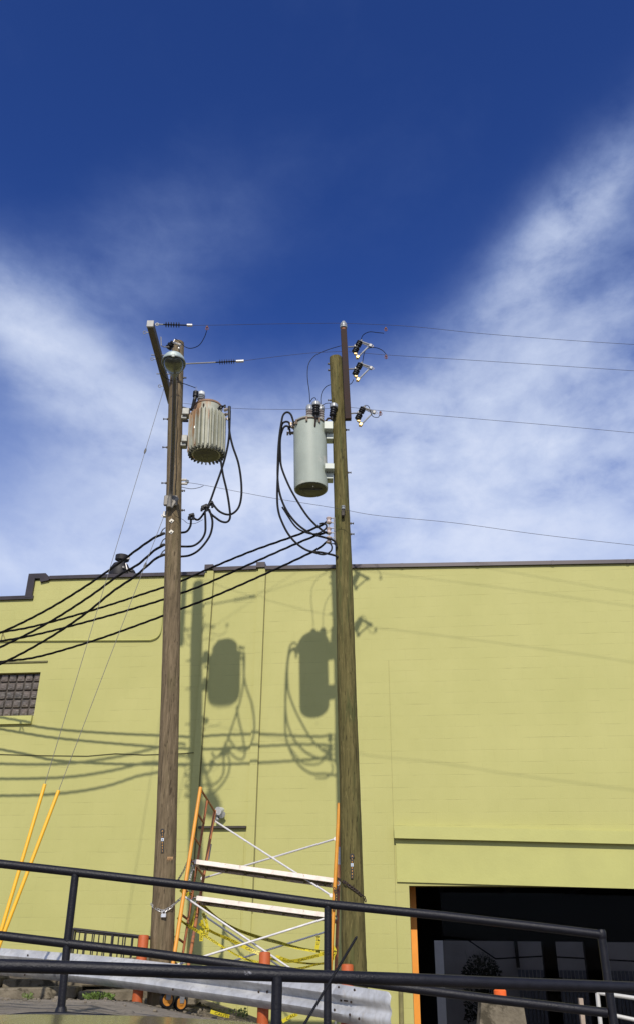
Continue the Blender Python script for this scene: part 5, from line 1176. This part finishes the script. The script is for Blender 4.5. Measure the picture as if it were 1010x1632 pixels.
an = obj('aerial', mb, M_BLACKPOLY, car); 
mb = MB(); mb.tube([pb_+dd*.0-dd*.05, Vector((pb_.x-.02, pb_.y-.1, -.05))], .012, 8); obj('aerial_base', mb, M_BLACKPOLY, car)
mb = MB(); mb.tube(catmull([(-1.5, 3.11, .36), (-1.05, 3.105, .43), (-.75, 3.10, .45), (-.1, 3.10, .405), (.2, 3.12, .345)], 5), .010, 8); obj('roof_trim', mb, M_BLACKPOLY, car)

# ------------------------------------------------------------------ right: concrete pier, orange bollard, white pipe barrier, stake
YC = 8.6
a, b, c, d = at(767, 1589, YC), at(833, 1599, YC), at(835, 1640, YC), at(761, 1640, YC)
cz = gz(a.x, YC); mb = MB(); k = (c.x-b.x); dn = (c.z-cz)
cl2 = Vector((d.x-.05, d.y, cz-.1)); cr2 = Vector((c.x+.06, c.y, cz-.1))
mb.prism([cl2, cr2, b, a], (0, .16, 0)); o = obj('concrete_pier', mb, M_CONC, smooth=0); tag(o, 'rough tapered concrete pier with a stained face in front of the shop opening', 'pier')
a = at(795.5, 1577, 9.6); mb = MB(); gzz = gz(a.x, a.y); mb.lathe([(.061, gzz-a.z), (.061, -.01), (.05, 0), (.01, .004)], a, (0, 0, 1), 22); o = obj('bollard', mb, mat('bollard_orange', (.80, .13, .02), .5), smooth=40); tag(o, 'orange bollard top showing above the concrete pier', 'bollard')
wb = thing('pipe_barrier', 'white painted pipe barrier at the lower right corner', 'barrier', tuple(grounded(960, 1632, 8.2)))
mb = MB(); a = at(951, 1583, 8.2); b = at(957, 1640, 8.2); mb.tube([a, b+(b-a)*1.5], .018, 12); obj('post', mb, M_WHITE, wb)
for (x0, y0, x1, y1) in ((950, 1582, 1060, 1598), (953, 1613, 1060, 1636)):
    mb = MB(); mb.tube([at(x0, y0, 8.2), at(x1, y1, 8.0)], .016, 12); obj('rail', mb, M_WHITE, wb)
mb = MB(); a = at(1060, 1598, 8.0); mb.tube([a, Vector((a.x+.02, a.y, -1.0))], .021, 12); obj('post', mb, M_WHITE, wb)
mb = MB(); a = at(925, 1591, 8.6); b = at(930, 1640, 8.6); R = Matrix.Identity(3); mb.prism([a-Vector((.018, 0, 0)), a+Vector((.018, 0, 0)), b+(b-a)*1.5+Vector((.018, 0, 0)), b+(b-a)*1.5-Vector((.018, 0, 0))], (0, .04, 0)); o = obj('wooden_stake', mb, mat('stake_wood', (.33, .26, .20), .8), smooth=0); tag(o, 'thin tan wooden stake left of the white pipe barrier', 'stake')
# retaining wall holding the upper paved level
rw = MB(); rw.box((0, 5.84, -.45), (26, .12, 1.18)); o = obj('retaining_wall', rw, M_CONC, smooth=0); tag(o, 'low concrete retaining wall under the railings', 'wall')

mb = MB(); rd = random.Random(5)
for i in range(1500):
    x = rd.uniform(-6.5, .2); y = rd.choice((rd.gauss(12.0, .5), rd.gauss(13.6, .7), rd.uniform(9.5, 14.5)))
    if not 9.2 < y < 14.3: continue
    r_ = .008+.03*rd.random()**4; q = Vector((x, y, gz(x, y)+r_*.3)); M3 = Matrix.Rotation(rd.uniform(0, 6.28), 3, 'Z') @ Matrix.Rotation(rd.uniform(-.5, .5), 3, 'X')
    mb.box(q, (r_*rd.uniform(1.2, 2.4), r_*rd.uniform(1, 2), r_*rd.uniform(.7, 1.3)), M3, bev=r_*.4)
o = obj('rubble', mb, mat('rubble_stone', (.16, .135, .10), .95, 0, .5, 3), smooth=0); tag(o, 'loose stones and grit scattered along the broken edge of the pavement', 'rubble', kind='stuff')
lg = MB(); rd = random.Random(9)
for row in range(5):
    x = -7.0; Y_ = 12.3+row*.42
    while x < -1.9:
        L_ = rd.uniform(.5, 1.4); z_ = gz(x, Y_); h_ = rd.uniform(.03, .11)
        lg.box((x+L_/2, Y_+rd.uniform(-.08, .08)-.05*x*0, z_+h_/2-.02), (L_-.03, .42, h_+.04), Matrix.Rotation(rd.uniform(-.05, .05), 3, 'Z') @ Matrix.Rotation(rd.uniform(-.04, .04), 3, 'Y'), bev=.015); x += L_
o = obj('broken_paving', lg, M_CONC, smooth=0); tag(o, kind='structure')
